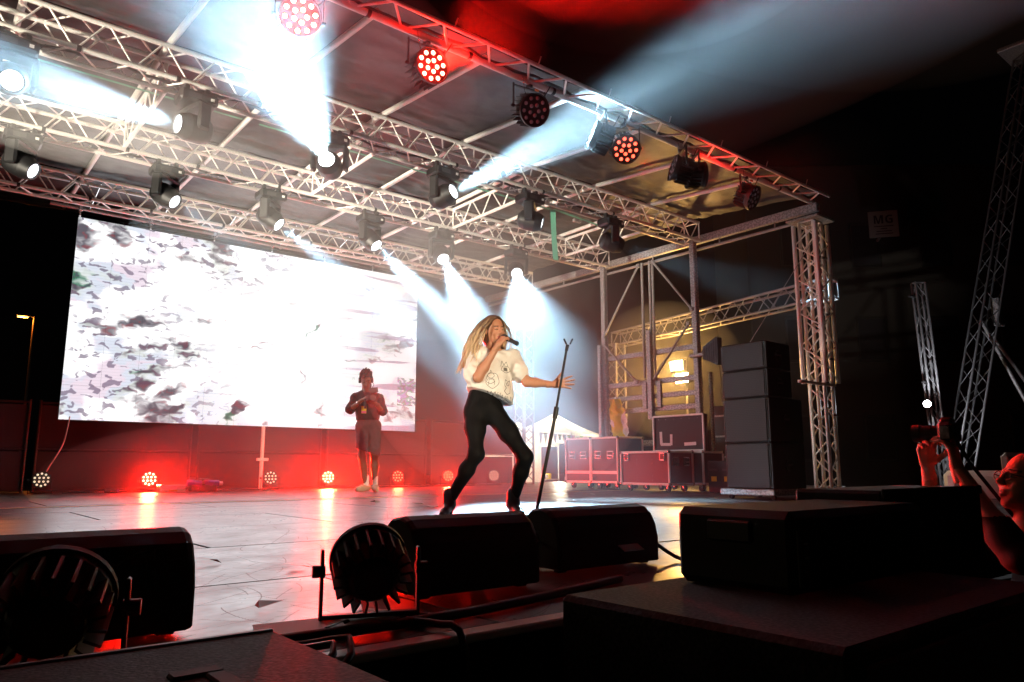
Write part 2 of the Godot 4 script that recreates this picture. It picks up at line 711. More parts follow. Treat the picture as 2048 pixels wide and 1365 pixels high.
func roof() -> void:
	var z2 := [-7.25, -9.3, -11.5]
	var names := ["aluminium box truss crossing the roof nearest behind the front edge", "aluminium box truss in the middle of the roof with downward pointing moving heads", "rear aluminium box truss just above the top of the video screen"]
	for i in 3:
		var t := thing("roof_truss", names[i], "truss", Vector3(0, [4.1, 4.08, 4.1][i], z2[i]), 0, "roof trusses")
		lattice(t, Vector3(-1.6, 0, 0), Vector3(10.0, 0, 0), Vector3(0, 0, -0.3), Vector3(0, 0.31, 0), 0.245, 0.025, 0.0095, M.aluminium)
		for x in [0.9, 1.75, 2.55, 3.6, 5.05, 6.5, 7.9, 9.1]:
			part(t, "coupler", collar(), M.black_metal, Transform3D(Basis(Vector3(0, 1, 0), Vector3(-1, 0, 0), Vector3(0, 0, 1)), Vector3(x, 0, 0)))
	var t1 := thing("front_truss", "flat aluminium truss along the front edge of the roof carrying the finned lights", "truss", Vector3(0, 4.22, -5.28), 0, "roof trusses")
	pipe(t1, "main_tube", Vector3(-1.6, 0, 0), Vector3(10.05, 0, 0), 0.036, M.aluminium)
	pipe(t1, "edge_tube", Vector3(-1.6, 0.01, 0.27), Vector3(10.05, 0.01, 0.27), 0.02, M.aluminium)
	for i in 47:
		var x := -1.6 + i * 0.247
		pipe(t1, "brace", Vector3(x, 0, 0 if i % 2 else 0.27), Vector3(x + 0.22, 0, 0.27 if i % 2 else 0), 0.012, M.aluminium)
		if i % 4 == 0:
			pipe(t1, "hook", Vector3(x + 0.1, 0.0, 0.29), Vector3(x + 0.12, 0.09, 0.31), 0.006, M.aluminium)
	for i in 9:
		part(t1, "coupler", collar(1.38), M.black_metal, Transform3D(Basis(Vector3(0, 1, 0), Vector3(-1, 0, 0), Vector3(0, 0, 1)), Vector3(0.6 + i * 1.07, 0, 0)))
	# purlins and ladder pieces
	for k in PURLINS.size():
		var x: float = PURLINS[k]
		var p := thing("roof_purlin", "round aluminium roof pole running front to back, number %s from the stage right posts" % ["nine", "eight", "seven", "six", "five", "four", "three", "two", "one"][k], "pole", Vector3(x, 0, 0), 0, "roof purlins")
		pipe(p, "pole", Vector3(0, 4.285, -5.3), Vector3(0, 4.475, -7.4), 0.032, M.aluminium)
		pipe(p, "pole", Vector3(0, 4.475, -7.4), Vector3(0, 4.44, -13.2), 0.032, M.aluminium)
	for k in 5:
		var x: float = PURLINS[2 * k] + 0.05
		var p := thing("ladder_truss", ["ladder truss joining two roof trusses at the far left edge", "ladder truss joining two roof trusses above the left end of the screen", "ladder truss joining two roof trusses above the middle of the screen", "ladder truss joining two roof trusses above the singer", "ladder truss joining two roof trusses next to the hanging green strap"][k], "truss", Vector3(x, 4.09, 0), 0, "ladder trusses")
		lattice(p, Vector3(0, 0, -7.56), Vector3(0, 0, -9.29), Vector3(0, 0.3, 0), Vector3.ZERO, 0.25, 0.024, 0.01, M.aluminium, 2)
	# fabric
	var cover := thing("roof_canopy", "dark grey wrinkled fabric canopy stretched over the stage roof", "canopy")
	var bays := [[-5.18, 4.33, -7.4, 4.53], [-7.42, 4.53, -9.45, 4.515], [-9.47, 4.515, -11.65, 4.5], [-11.67, 4.5, -13.6, 4.49]]
	var wr := noise(1.1, 51, 3)
	for b in bays.size():
		var e: Array = bays[b]
		for k in PURLINS.size():
			var x0: float = PURLINS[k] + 0.002
			var x1: float = PURLINS[k + 1] - 0.002 if k + 1 < PURLINS.size() else 10.1
			part(cover, "canopy_sheet", fabric(x0, x1, e, wr), M.roof_fabric)
	var sb := thing("side_beam", "long square steel beam along the right hand edge of the roof", "beam", Vector3(10.08, 4.14, 0))
	block(sb, "beam", Vector3(0, 0, -9.2), Vector3(0.09, 0.13, 8.0), M.galvanised, 0.01)
	pipe(sb, "rail", Vector3(-0.02, -0.17, -5.25), Vector3(-0.02, -0.17, -13.1), 0.024, M.galvanised)
	for z in [-5.9, -6.9, -8.3, -10.6]:
		pipe(sb, "hanger", Vector3(-0.02, -0.17, z), Vector3(-0.02, -0.05, z), 0.012, M.galvanised)
	var st := thing("green_strap", "green ratchet strap hanging loose from a roof pole", "strap", Vector3(7.66, 4.40, -8.3))
	var mb := MB.new()
	for i in 12:
		var p := func(t: float, s: float) -> Vector3: return Vector3(s * 0.032 + 0.05 * t * t, -0.82 * t, s * 0.026)
		mb.face([p.call(i / 12.0, -1), p.call(i / 12.0, 1), p.call((i + 1) / 12.0, 1), p.call((i + 1) / 12.0, -1)], Vector3.BACK)
	part(st, "loose_end", mb.mesh(), M.strap_green)
	mb = MB.new()
	mb.box(Transform3D(Basis(Vector3.BACK, 0.0), Vector3(-0.9, 0.01, -0.05)), Vector3(1.75, 0.004, 0.05))
	mb.box(Transform3D(Basis(Vector3.BACK, -0.05), Vector3(0.75, -0.04, 0.02)), Vector3(1.5, 0.004, 0.05))
	part(st, "tight_run", mb.mesh(), M.strap_green)
	block(st, "ratchet", Vector3(0.5, -0.09, 0.03), Vector3(0.16, 0.05, 0.06), M.galvanised, 0.01)
	for k in 2:
		var s2 := thing("tension_strap", ["pale green strap stretched beneath the roof at the left", "pale green strap stretched across the roof behind the brightest beam"][k], "strap", Vector3([0.4, 4.0][k], 4.34, -8.2), 0, "roof straps")
		block(s2, "strap", Vector3(0.5, 0, 0), Vector3([3.6, 3.2][k], 0.004, 0.035), M.strap_green, 0.0)


func collar(s := 1.0) -> ArrayMesh:
	if not shapes.has(["collar", s]):
		var mb := MB.new()
		mb.lathe(Transform3D.IDENTITY, [Vector2(0.02, -0.018), Vector2(0.029 * s, -0.018), Vector2(0.029 * s, 0.018), Vector2(0.02, 0.018)], 14)
		shapes[["collar", s]] = mb.mesh()
	return shapes[["collar", s]]


func fabric(x0: float, x1: float, e: Array, wr: FastNoiseLite) -> ArrayMesh:
	var mb := MB.new()
	var nx := 14
	var nz := 30
	var h := func(u: float, w: float) -> Vector3:
		var x := lerpf(x0, x1, u)
		var z := lerpf(e[0], e[2], w)
		var sag := sin(u * PI) * 0.03
		var fold := sin(w * 46.0 + wr.get_noise_2d(x * 0.8, z) * 5.0) * 0.012 * smoothstep(0.45, 0.95, w)
		return Vector3(x, lerpf(e[1], e[3], w) - sag * (0.4 + 0.6 * sin(w * PI)) + fold + wr.get_noise_2d(x, z * 1.5) * 0.018, z)
	var ids := []
	for i in nx + 1:
		for j in nz + 1:
			var u := float(i) / nx
			var w := float(j) / nz
			var a: Vector3 = h.call(u + 0.01, w) - h.call(u - 0.01, w)
			var b: Vector3 = h.call(u, w + 0.01) - h.call(u, w - 0.01)
			var nm := a.cross(b).normalized()
			ids.append(mb.vert(h.call(u, w), nm if nm.y < 0 else -nm, Vector2(u, w)))
	for i in nx:
		for j in nz:
			var k := i * (nz + 1) + j
			mb.quad(ids[k], ids[k + 1], ids[k + nz + 2], ids[k + nz + 1])
	return mb.mesh()


func side_frame() -> void:
	var t := thing("corner_tower", "tall aluminium truss tower at the front right corner of the roof", "truss tower", Vector3(10.05, -1.2, -5.35), 0, "roof towers")
	lattice(t, Vector3(-0.02, 0, 0.08), Vector3(-0.02, 5.15, 0.08), Vector3(0.22, 0, 0), Vector3(0, 0, -0.22), 0.25, 0.026, 0.01, M.aluminium)
	block(t, "base_plate", Vector3(0.1, 0.012, -0.02), Vector3(0.6, 0.02, 0.6), M.galvanised, 0.004)
	var sl := Node3D.new()
	sl.name = "sleeve"
	t.add_child(sl)
	for p in [Vector3(-0.08, 0, 0.14), Vector3(-0.08, 0, -0.2), Vector3(0.26, 0, 0.14)]:
		pipe(sl, "sleeve_tube", p + Vector3(0, 2.75, 0), p + Vector3(0, 5.1, 0), 0.03, M.aluminium)
	for i in 9:
		var y := 2.8 + i * 0.25
		pipe(sl, "brace", Vector3(-0.08, y, 0.14 if i % 2 else -0.2), Vector3(-0.08, y + 0.24, -0.2 if i % 2 else 0.14), 0.011, M.aluminium)
		pipe(sl, "brace", Vector3(-0.08 if i % 2 else 0.26, y, 0.14), Vector3(0.26 if i % 2 else -0.08, y + 0.24, 0.14), 0.011, M.aluminium)
	block(sl, "cap_plate", Vector3(0.1, 5.17, -0.03), Vector3(0.5, 0.03, 0.5), M.galvanised, 0.004)
	for y in [1.25, 2.3, 3.1, 3.75, 4.6]:
		block(t, "clamp", Vector3(0.24, y, 0.1), Vector3(0.14, 0.03, 0.05), M.black_metal, 0.006)
	block(t, "bracket", Vector3(-0.25, 2.72, 0.1), Vector3(0.95, 0.035, 0.05), M.aluminium, 0.004)
	var r := thing("corner_tower", "faint aluminium truss tower at the rear of the stage behind the singer", "truss tower", Vector3(10.5, -1.2, -12.4), 0, "roof towers")
	lattice(r, Vector3.ZERO, Vector3(0, 5.3, 0), Vector3(0.29, 0, 0), Vector3(0, 0, -0.29), 0.25, 0.026, 0.01, M.dull_steel)
	# scaffold between the posts
	var s := thing("side_scaffold", "galvanised steel scaffold frame closing the right side of the stage", "scaffold", Vector3(10, 0, 0))
	var g: Material = M.galvanised
	for z in [-7.39, -9.45]:
		block(s, "post", Vector3(0, 1.5, z), Vector3(0.1, 5.2, 0.1), g, 0.012)
		block(s, "post_shoe", Vector3(0, -1.15, z), Vector3(0.3, 0.1, 0.3), g, 0.01)
	block(s, "post", Vector3(0.14, 0.4, -7.25), Vector3(0.05, 3.0, 0.05), g, 0.006)
	block(s, "post", Vector3(-0.09, 0.4, -9.5), Vector3(0.07, 4.4, 0.07), g, 0.006)
	for e in [[-8.51, 1.9, 3.98, 0.026], [-8.34, 2.7, 3.98, 0.022], [-8.27, 1.75, 3.98, 0.022]]:
		pipe(s, "upright", Vector3(0, e[1], e[0]), Vector3(0, e[2], e[0]), e[3], g)
	block(s, "upright", Vector3(-0.03, 1.95, -8.36), Vector3(0.09, 1.55, 0.09), g, 0.006)
	for e in [[2.34, 0.09], [1.83, 0.09], [1.58, 0.085], [1.36, 0.09], [0.78, 0.1]]:
		block(s, "rail", Vector3(0.04, e[0], -8.42), Vector3(0.05, e[1], 2.05), g, 0.006)
	for z in [-8.52, -8.2]:
		block(s, "rail_post", Vector3(0.0, 1.6, z), Vector3(0.05, 0.46, 0.09), g, 0.006)
	for e in [[2.76, -9.42, 3.93, -8.55], [3.96, -8.24, 2.95, -7.42], [2.6, -9.42, 1.85, -8.66], [1.85, -8.28, 2.72, -7.5]]:
		pipe(s, "diagonal", Vector3(-0.05, e[0], e[1]), Vector3(-0.05, e[2], e[3]), 0.02, g)
	for e in [[3.93, -8.55], [2.76, -9.42], [2.95, -7.42], [1.85, -8.66], [2.72, -7.5]]:
		block(s, "coupler", Vector3(-0.05, e[0], e[1]), Vector3(0.06, 0.07, 0.07), g, 0.01)
	# the truss further out to the right and its small mast
	var o := thing("wing_truss", "grey truss running behind the scaffold out to the corner tower", "truss", Vector3.ZERO)
	lattice(o, Vector3(12.4, 3.1, -11.5), Vector3(11.0, 3.0, -5.6), Vector3(0, 0.3, 0), Vector3(0.29, 0, 0), 0.3, 0.024, 0.01, g)
	var o2 := thing("wing_mast", "short grey truss mast standing behind the left part of the scaffold", "truss", Vector3(12.2, -1.2, -11.2))
	lattice(o2, Vector3.ZERO, Vector3(0, 4.3, 0), Vector3(0.29, 0, 0), Vector3(0, 0, -0.29), 0.3, 0.024, 0.01, g)
	var w := thing("guy_wire", "thin slanting wire between corner tower and speaker stack", "wire", Vector3.ZERO)
	pipe(w, "wire", Vector3(10.0, 3.6, -5.3), Vector3(9.6, 1.7, -6.55), 0.006, M.galvanised)


func back_wall() -> void:
	var t := thing("back_fence", "low black panelled fence along the rear edge of the stage", "fence", Vector3(0, 0, -13.55))
	for i in 6:
		var x := -3.2 + i * 2.4
		block(t, "panel", Vector3(x + 1.2, 0.31, 0), Vector3(2.28, 0.6, 0.02), M.scrim, 0.003)
		block(t, "panel", Vector3(x + 1.2, 0.99, 0), Vector3(2.28, 0.66, 0.02), M.scrim, 0.003)
		for y in [0.02, 0.64, 1.36]:
			pipe(t, "rail", Vector3(x + 0.06, y, 0.02), Vector3(x + 2.34, y, 0.02), 0.016, M.black_metal)
		for dx in [-0.07, 0.07]:
			pipe(t, "post", Vector3(x + dx, -0.02, 0.02), Vector3(x + dx, 1.4, 0.02), 0.022, M.black_metal)


func screen() -> void:
	var t := thing("video_screen", "large LED video wall showing a blown-out white abstract picture", "screen", Vector3(4.83, 2.6, -12.6))
	var w := 6.08
	var h := 3.08
	var n1 := noise(0.0135, 67, 4)
	var n2 := noise(0.06, 62, 2)
	var n3 := noise(0.006, 63, 3)
	var n4 := noise(0.02, 64, 3)
	var im := Image.create(768, 388, false, Image.FORMAT_RGBA8)
	for y in 388:
		var v := y / 388.0
		for x in 768:
			var u := x / 768.0
			var bx := float(x)
			var by := float(y)
			var wx := bx + n2.get_noise_2d(bx * 0.5, by * 0.7) * 12.0
			var wy := by + n2.get_noise_2d(by * 0.7, bx * 0.5 + 500.0) * 6.0
			var left := smoothstep(0.44, 0.16, u + 0.06 * sin(v * 5.0))
			var right := smoothstep(0.68, 0.86, u)
			var top := smoothstep(0.36, 0.05, v) * smoothstep(0.66, 0.34, u)
			var low := smoothstep(0.8, 0.97, v) * 0.5
			var edge := maxf(maxf(left, right * 0.75), maxf(top, low))
			var pr := Vector2((wx - 445.0) * 1.0, (wy - 212.0) * 1.25)
			var rr := pr.length()
			var th := pr.normalized() * 150.0
			var a := n1.get_noise_3d(th.x * 1.1, th.y * 2.3, rr * 0.42)
			var b := n2.get_noise_2d(wx * 0.6, wy * 1.1)
			var q := n3.get_noise_2d(x, y * 1.4)
			var st := n4.get_noise_2d(x * 0.12, y * 2.2)
			# broad pale patches, then darker blots, specks and smeared lines
			var soft := smoothstep(0.0, 0.2, q + 0.3 * a - 0.12 + edge * 0.12) * edge
			var tint := Color(0.56, 0.62, 0.74).lerp(Color(0.62, 0.68, 0.64), smoothstep(0.0, 0.25, a)).lerp(Color(0.72, 0.58, 0.70), smoothstep(0.05, 0.3, -a))
			var c := Color.WHITE.lerp(tint, soft * 0.42)
			var blot := smoothstep(0.12, 0.46, a + 0.14 * b + (edge - 1.0) * 0.3 + 0.03 * left)
			var deep := Color(0.17, 0.155, 0.2)
			if q > 0.34:
				deep = Color(0.06, 0.30, 0.2)
			elif b > 0.34:
				deep = Color(0.32, 0.10, 0.14)
			c = c.lerp(deep, blot * (0.78 if u < 0.5 else 0.6))
			var speck := smoothstep(0.26, 0.34, b) * maxf(left * 0.7, top) * smoothstep(-0.1, 0.15, q + 0.1)
			c = c.lerp(Color(0.32, 0.27, 0.36), speck * 0.8)
			c = c.lerp(Color(0.66, 0.58, 0.66), smoothstep(0.16, 0.34, st) * right * 0.75)
			if u > 0.93 and v > 0.66 and v < 0.84 and b > -0.2:
				c = c.lerp([Color(0.55, 0.3, 0.6), Color(0.3, 0.55, 0.45), Color(0.35, 0.2, 0.12)][posmod(int(n4.get_noise_2d(bx * 0.7, by) * 9.0), 3)], 0.5)
			if y % 6 == 0:
				c = c.darkened(0.05)
			im.set_pixel(x, y, c)
	var m := mat("display_picture", 0.02, 0.02, 0.02, 0.5)
	m.emission_enabled = true
	m.emission = Color.BLACK
	m.emission_texture = ImageTexture.create_from_image(im)
	m.emission_energy_multiplier = 1.2
	# cabinets of the video wall, each its own tile
	var cols := 12
	var rws := 6
	var bw := w / cols
	var bh := h / rws
	for i in cols:
		for j in rws:
			var mb := MB.new()
			var c := Vector3(-w / 2 + (i + 0.5) * bw, h / 2 - (j + 0.5) * bh, 0)
			var g := 0.002
			var ids := []
			for e in [[0, 0], [1, 0], [1, 1], [0, 1]]:
				ids.append(mb.vert(Vector3((e[0] - 0.5) * (bw - g), (0.5 - e[1]) * (bh - g), 0.0), Vector3.BACK, Vector2((i + e[0]) / float(cols), (j + e[1]) / float(rws))))
			mb.quad(ids[0], ids[1], ids[2], ids[3])
			part(t, "display_tile", mb.mesh(), m, Transform3D(Basis.IDENTITY, c))
	block(t, "cabinet_back", Vector3(0, 0, -0.05), Vector3(w, h, 0.08), M.black_metal, 0.01)
	pipe(t, "support_pole", Vector3(0.02, -h / 2 - 0.0, -0.03), Vector3(0.02, -2.6, -0.03), 0.03, M.white_paint)
	block(t, "pole_clamp", Vector3(0.02, -2.1, 0), Vector3(0.2, 0.05, 0.05), M.white_paint, 0.008)
	var hp := thing("hanging_pipe", "grey pipe below the rear truss from which the video screen hangs", "pipe", Vector3(4.8, 4.26, -12.55))
	pipe(hp, "pipe", Vector3(-3.4, 0, 0), Vector3(3.6, 0, 0), 0.028, M.galvanised)
	for i in 7:
		var x := -3.0 + i
		pipe(hp, "hook", Vector3(x, 0, 0), Vector3(x, -0.12, 0), 0.014, M.chrome)
		pipe(hp, "chain", Vector3(x + 0.12, 0, 0), Vector3(x + 0.12, 0.2, 0.75), 0.012, M.chrome)
		block(hp, "clamp", Vector3(x, 0.0, 0), Vector3(0.06, 0.09, 0.09), M.chrome, 0.01)
	var l := AreaLight3D.new()
	l.name = "screen_light"
	l.area_size = Vector2(w, h)
	l.area_normalize_energy = true
	l.light_energy = 12.0
	l.light_color = Color(0.97, 0.98, 1.0)
	l.shadow_enabled = true
	l.position = Vector3(0, 0, 0.02)
	l.rotation.y = PI
	t.add_child(l)


const COOL := Color(0.70, 0.89, 1.0)


func moving_head(at: Vector3, aim: Vector3, label: String, energy: float, half: float, bright: bool) -> void:
	# at: under the truss tube; aim: direction of the beam
	var t := thing("moving_head", label, "stage light", at, 0, "moving head lights")
	aim = aim.normalized()
	for s in [-1, 1]:
		block(t, "clamp", Vector3(0.1 * s, 0.0, 0), Vector3(0.05, 0.09, 0.06), M.black_metal, 0.01)
	var base := block(t, "base", Vector3(0, -0.1, 0), Vector3(0.36, 0.12, 0.25), M.black_plastic, 0.025)
	block(base, "status_label", Vector3(0.12, -0.005, 0.1265), Vector3(0.035, 0.03, 0.003), M.white_paint, 0.0)
	block(base, "control_panel", Vector3(-0.04, 0, 0.1265), Vector3(0.12, 0.05, 0.003), M.grille, 0.0)
	var flat := Vector3(aim.x, 0, aim.z)
	var side := flat.cross(Vector3.UP).normalized() if flat.length() > 0.05 else Vector3.RIGHT
	var turn := Basis(side, Vector3.UP, side.cross(Vector3.UP))
	var pivot := Vector3(0, -0.39, 0)
	block(t, "yoke_bridge", Vector3(0, -0.185, 0), Vector3(0.38, 0.05, 0.15), M.black_plastic, 0.02, turn)
	for s in [-1, 1]:
		block(t, "yoke_arm", Vector3(0, -0.31, 0) + side * 0.175 * s, Vector3(0.05, 0.28, 0.13), M.black_plastic, 0.02, turn)
	var mb := MB.new()
	mb.lathe(Transform3D.IDENTITY, [Vector2(0, -0.17), Vector2(0.07, -0.168), Vector2(0.115, -0.13), Vector2(0.135, -0.06), Vector2(0.135, 0.08), Vector2(0.12, 0.12), Vector2(0.105, 0.16), Vector2(0.1, 0.175), Vector2(0.088, 0.175), Vector2(0.085, 0.155)], 28)
	part(t, "lamp_head", mb.mesh(), M.black_plastic, Transform3D(towards(aim), pivot))
	mb = MB.new()
	mb.lathe(Transform3D.IDENTITY, [Vector2(0.086, 0.156), Vector2(0.06, 0.166), Vector2(0.03, 0.171), Vector2(0.0, 0.172)], 24)
	part(t, "lens_light", mb.mesh(), M.head_glow if bright else M.head_dim, Transform3D(towards(aim), pivot))
	if energy > 0.0:
		spot(t, pivot + aim * 0.19, aim, energy, half, COOL, 0.75, 0.05)


func finned_par(called: String, group: String, label: String, at: Vector3, aim: Vector3, r: float, deep: float, led: Material, dots: int, hang: bool, lift := 0.07) -> Node3D:
	# at: the middle of the yoke's foot (clamp above when it hangs)
	var t := thing(called, label, "stage light", at, 0, group)
	aim = aim.normalized()
	var up := 1.0 if not hang else -1.0
	var pivot := Vector3(0, up * (r + lift), 0)
	var side := aim.cross(Vector3.UP).normalized()
	var flat := Basis(side, Vector3.UP, side.cross(Vector3.UP))
	for s in [-1, 1]:
		block(t, "yoke_arm", side * (r + 0.022) * s + Vector3(0, up * (r + 0.06) * 0.5, 0), Vector3(0.008, r + 0.09, 0.026), M.black_metal, 0.003, flat)
		pipe(t, "yoke_knob", pivot + side * (r + 0.015) * s, pivot + side * (r + 0.045) * s, 0.015, M.black_plastic)
	block(t, "yoke_bar", Vector3(0, up * 0.012, 0), Vector3(2 * r + 0.05, 0.01, 0.028), M.black_metal, 0.003, flat)
	if hang:
		block(t, "clamp", Vector3(0, 0.05, 0), Vector3(0.05, 0.1, 0.07), M.black_metal, 0.01, flat)
		block(t, "safety_plug", Vector3(0.05, -0.03, 0.06), Vector3(0.05, 0.02, 0.02), M.orange_plastic, 0.004)
	var xf := Transform3D(towards(aim), pivot)
	var mb := MB.new()
	var d := deep * 0.5
	mb.lathe(xf, [Vector2(0, -d), Vector2(r * 0.5, -d), Vector2(r * 0.62, -d * 0.8), Vector2(r * 0.80, d * 0.2), Vector2(r * 0.93, d * 0.55), Vector2(r * 0.95, d), Vector2(r, d), Vector2(r, d * 0.78), Vector2(r * 0.93, d * 0.78)], 32)
	mb.lathe(xf, [Vector2(r * 0.95, d), Vector2(r * 0.93, d * 0.86), Vector2(0, d * 0.86)], 32)
	part(t, "housing", mb.mesh(), M.black_metal)
	for i in 20:
		var a := TAU * i / 20.0
		var dir := xf.basis * Vector3(cos(a), 0, sin(a))
		var z := xf.basis * Vector3(-sin(a), 0, cos(a))
		block(t, "fin", pivot + dir * r * 0.83 - aim * d * 0.25, Vector3(r * 0.32, deep * 0.62, 0.006), M.black_metal, 0.0, Basis(dir, aim, z))
	var spots := []
	if dots == 12:
		for i in 4:
			spots.append([0.32, TAU * (i + 0.5) / 4])
		for i in 10:
			spots.append([0.74, TAU * i / 10.0])
	else:
		for i in 5:
			spots.append([0.33, TAU * (i + 0.2) / 5])
		for i in 10:
			spots.append([0.75, TAU * i / 10.0])
	if not shapes.has("led"):
		var q := MB.new()
		q.lathe(Transform3D.IDENTITY, [Vector2(1, 0), Vector2(0.9, 0.35), Vector2(0.5, 0.6), Vector2(0, 0.7)], 12)
		shapes.led = q.mesh()
	for s in spots:
		var p: Vector3 = xf.basis * Vector3(cos(s[1]) * s[0] * r * 0.95, 0, sin(s[1]) * s[0] * r * 0.95)
		part(t, "led_lens", shapes.led, led, Transform3D(xf.basis.scaled_local(Vector3.ONE * r * 0.125), pivot + p + aim * (d * 0.86)))
	t.set_meta("front", pivot + aim * (d + 0.02))
	return t


func lamps() -> void:
	# heads under the front box truss
	var x2 := [0.42, 1.93, 3.36, 4.86, 6.27, 7.85]
	var aim2 := [Vector3(0.05, -0.55, 1.0), Vector3(-1.3, -0.10, 0.30), Vector3(-1.72, 0.06, 2.25), Vector3(0.62, 0.46, 2.05), Vector3(0.75, -0.3, 0.8), Vector3(1.0, -0.28, 0.5)]
	var e2 := [0.0, 200.0, 560.0, 520.0, 0.0, 60.0]
	var h2 := [10.0, 12.0, 15.0, 11.0, 9.0, 11.0]
	var say2 := ["moving head under the front box truss at the left edge, lens facing the camera", "moving head under the front box truss shining a beam to the left", "moving head with the brightest white beam fanning up and left", "moving head throwing a white beam up to the right over the roof edge", "moving head above the singer with a plain white lens disc", "moving head near the green strap with a narrow oval lens"]
	for i in 6:
		moving_head(Vector3(x2[i], 4.03, -7.25), aim2[i], say2[i], e2[i], h2[i], i in [1, 2, 3])
	# heads under the middle truss, most of them turned down on to the stage
	var x3 := [0.72, 2.2, 3.5, 4.98, 6.22, 7.73]
	var goal := [Vector3(3.9, 1.6, -7.0), Vector3(4.6, 1.2, -6.6), Vector3(6.8, 0, -6.0), Vector3(6.6, 0, -5.9), Vector3(5.0, 0, -5.4), Vector3(4.4, 0, -4.5)]
	var e3 := [20.0, 40.0, 260.0, 460.0, 340.0, 430.0]
	var say3 := ["moving head under the middle truss at the left edge of the picture", "moving head under the middle truss above the left part of the screen", "moving head under the middle truss with a short faint beam above the screen", "moving head shining a beam across the top right corner of the screen", "moving head beaming down into the smoke beside the screen", "moving head beaming straight down behind the singer"]
	for i in 6:
		var p := Vector3(x3[i], 4.01, -9.3)
		moving_head(p, goal[i] - (p + Vector3(0, -0.39, 0)), say3[i], e3[i], [9.0, 9.0, 8.0, 8.5, 11.0, 12.5][i], i >= 2)
	# big finned lights along the roof's front edge
	var big := [
		[1.07, Vector3(-0.4, -0.6, 1), "red_led", 0.0, "finned light at the very top left, only its lower rim in view"],
		[2.14, Vector3(-0.3, -0.35, 1.0), "red_led", 14.0, "finned light glowing red at the top left beside the brightest beam"],
		[3.35, Vector3(-0.05, -0.12, 1.0), "red_led", 320.0, "finned light burning red and flooding the sky above the front truss"],
		[4.58, Vector3(-0.15, -0.45, 1.0), "led_dark", 0.0, "switched off finned light inside the white beam"],
		[5.62, Vector3(-0.9, 0.35, -0.5), "led_dark", 0.0, "finned light turned away beside the orange dotted one"],
		[5.98, Vector3(-0.57, -0.81, 0.97), "red_led_soft", 45.0, "finned light with orange red dots over the side of the roof"],
		[7.02, Vector3(-0.9, 0.3, -0.6), "led_dark", 0.0, "finned light turned away next to the red one near the corner"],
		[7.27, Vector3(0.85, 0.05, 0.6), "red_led", 9.0, "finned light seen from the side with a red beam towards the corner tower"],
		[8.38, Vector3(0.2, -0.5, 0.9), "led_dark", 0.0, "switched off finned light nearest the corner tower"],
	]
	for b in big:
		var t := finned_par("wash_light", "finned wash lights on the front truss", b[4], Vector3(b[0], 4.16, -5.30), b[1], 0.165, 0.24, M[b[2]], 15, true)
		if b[3] > 0.0:
			spot(t, t.get_meta("front"), b[1] if b[3] < 100 else Vector3(0.25, 0.18, 1.0), b[3], 6.5 if b[3] == 45.0 else (24.0 if b[3] < 100 else 34.0), Color(1.0, 0.08, 0.035), 0.8, 0.1)
		if b[2] == "red_led":
			omni(t, t.get_meta("front") + b[1].normalized() * 0.07, 0.5, Color(1.0, 0.06, 0.03), 0.05)
		t.remove_meta("front")
	# the row of small ones on the floor
	var floor_row := [
		[1.62, "warm_led", 0.0, Vector3(0, 0.1, 1), "small floor light with pale dots at the far left"],
		[3.02, "red_led", 80.0, Vector3(-0.1, 0.06, 1), "small floor light shining red below the left half of the screen"],
		[4.9, "warm_led", 0.0, Vector3(-0.15, 0.1, 1), "small floor light with pale dots at the foot of the white pole"],
		[5.95, "red_led", 150.0, Vector3(-0.45, 0.06, 1), "small floor light burning brightest red beside the camera operator"],
		[7.35, "red_led_soft", 16.0, Vector3(-0.3, 0.1, 1), "small floor light with red dots right of the camera operator"],
		[8.5, "red_led_soft", 30.0, Vector3(-0.4, 0.1, 1), "small floor light with red dots just left of the singer"],
		[9.65, "warm_led", 0.0, Vector3(-0.6, 0.1, 1), "small floor light with pale dots behind the singer's legs"],
	]
	for b in floor_row:
		var t := finned_par("floor_light", "floor lights along the rear fence", b[4], Vector3(b[0], 0.004, -12.35), b[3], 0.12, 0.13, M[b[1]], 12, false)
		if b[2] > 0.0:
			spot(t, t.get_meta("front"), Vector3(b[3].x, -0.36, 1.0), b[2], 44.0, Color(1.0, 0.09, 0.035), 0.5, 0.09)
			omni(t, t.get_meta("front") + b[3].normalized() * 0.03, b[2] * 0.06, Color(1.0, 0.09, 0.035), 0.09)
		t.remove_meta("front")



func follow_spot() -> void:
	var f := thing("follow_spot", "follow spot on a stand behind the audience lighting the singer", "follow spot", Vector3(-1.5, -1.2, 14.0))
	pipe(f, "pole", Vector3.ZERO, Vector3(0, 3.6, 0), 0.03, M.black_metal)
	for a in 3:
		pipe(f, "foot", Vector3(0, 0.5, 0), Vector3(cos(a * TAU / 3) * 0.7, 0.01, sin(a * TAU / 3) * 0.7), 0.02, M.black_metal)
	var p := Vector3(0, 3.8, -0.1)
	var dir: Vector3 = (Vector3(3.68, 1.12, -4.74) - (f.position + p)).normalized()
	var mb := MB.new()
	mb.lathe(Transform3D(towards(dir), p), [Vector2(0, -0.5), Vector2(0.12, -0.48), Vector2(0.15, -0.2), Vector2(0.15, 0.2), Vector2(0.1, 0.22)], 20)
	part(f, "lamp_body", mb.mesh(), M.black_metal)
	mb = MB.new()
	mb.lathe(Transform3D(towards(dir), p), [Vector2(0.1, 0.2), Vector2(0.0, 0.2)], 20)
	part(f, "lens_light", mb.mesh(), M.flood_bulb)
	spot(f, p + dir * 0.24, dir, 420.0, 2.9, Color(1.0, 0.9, 0.76), 0.5, 0.1)


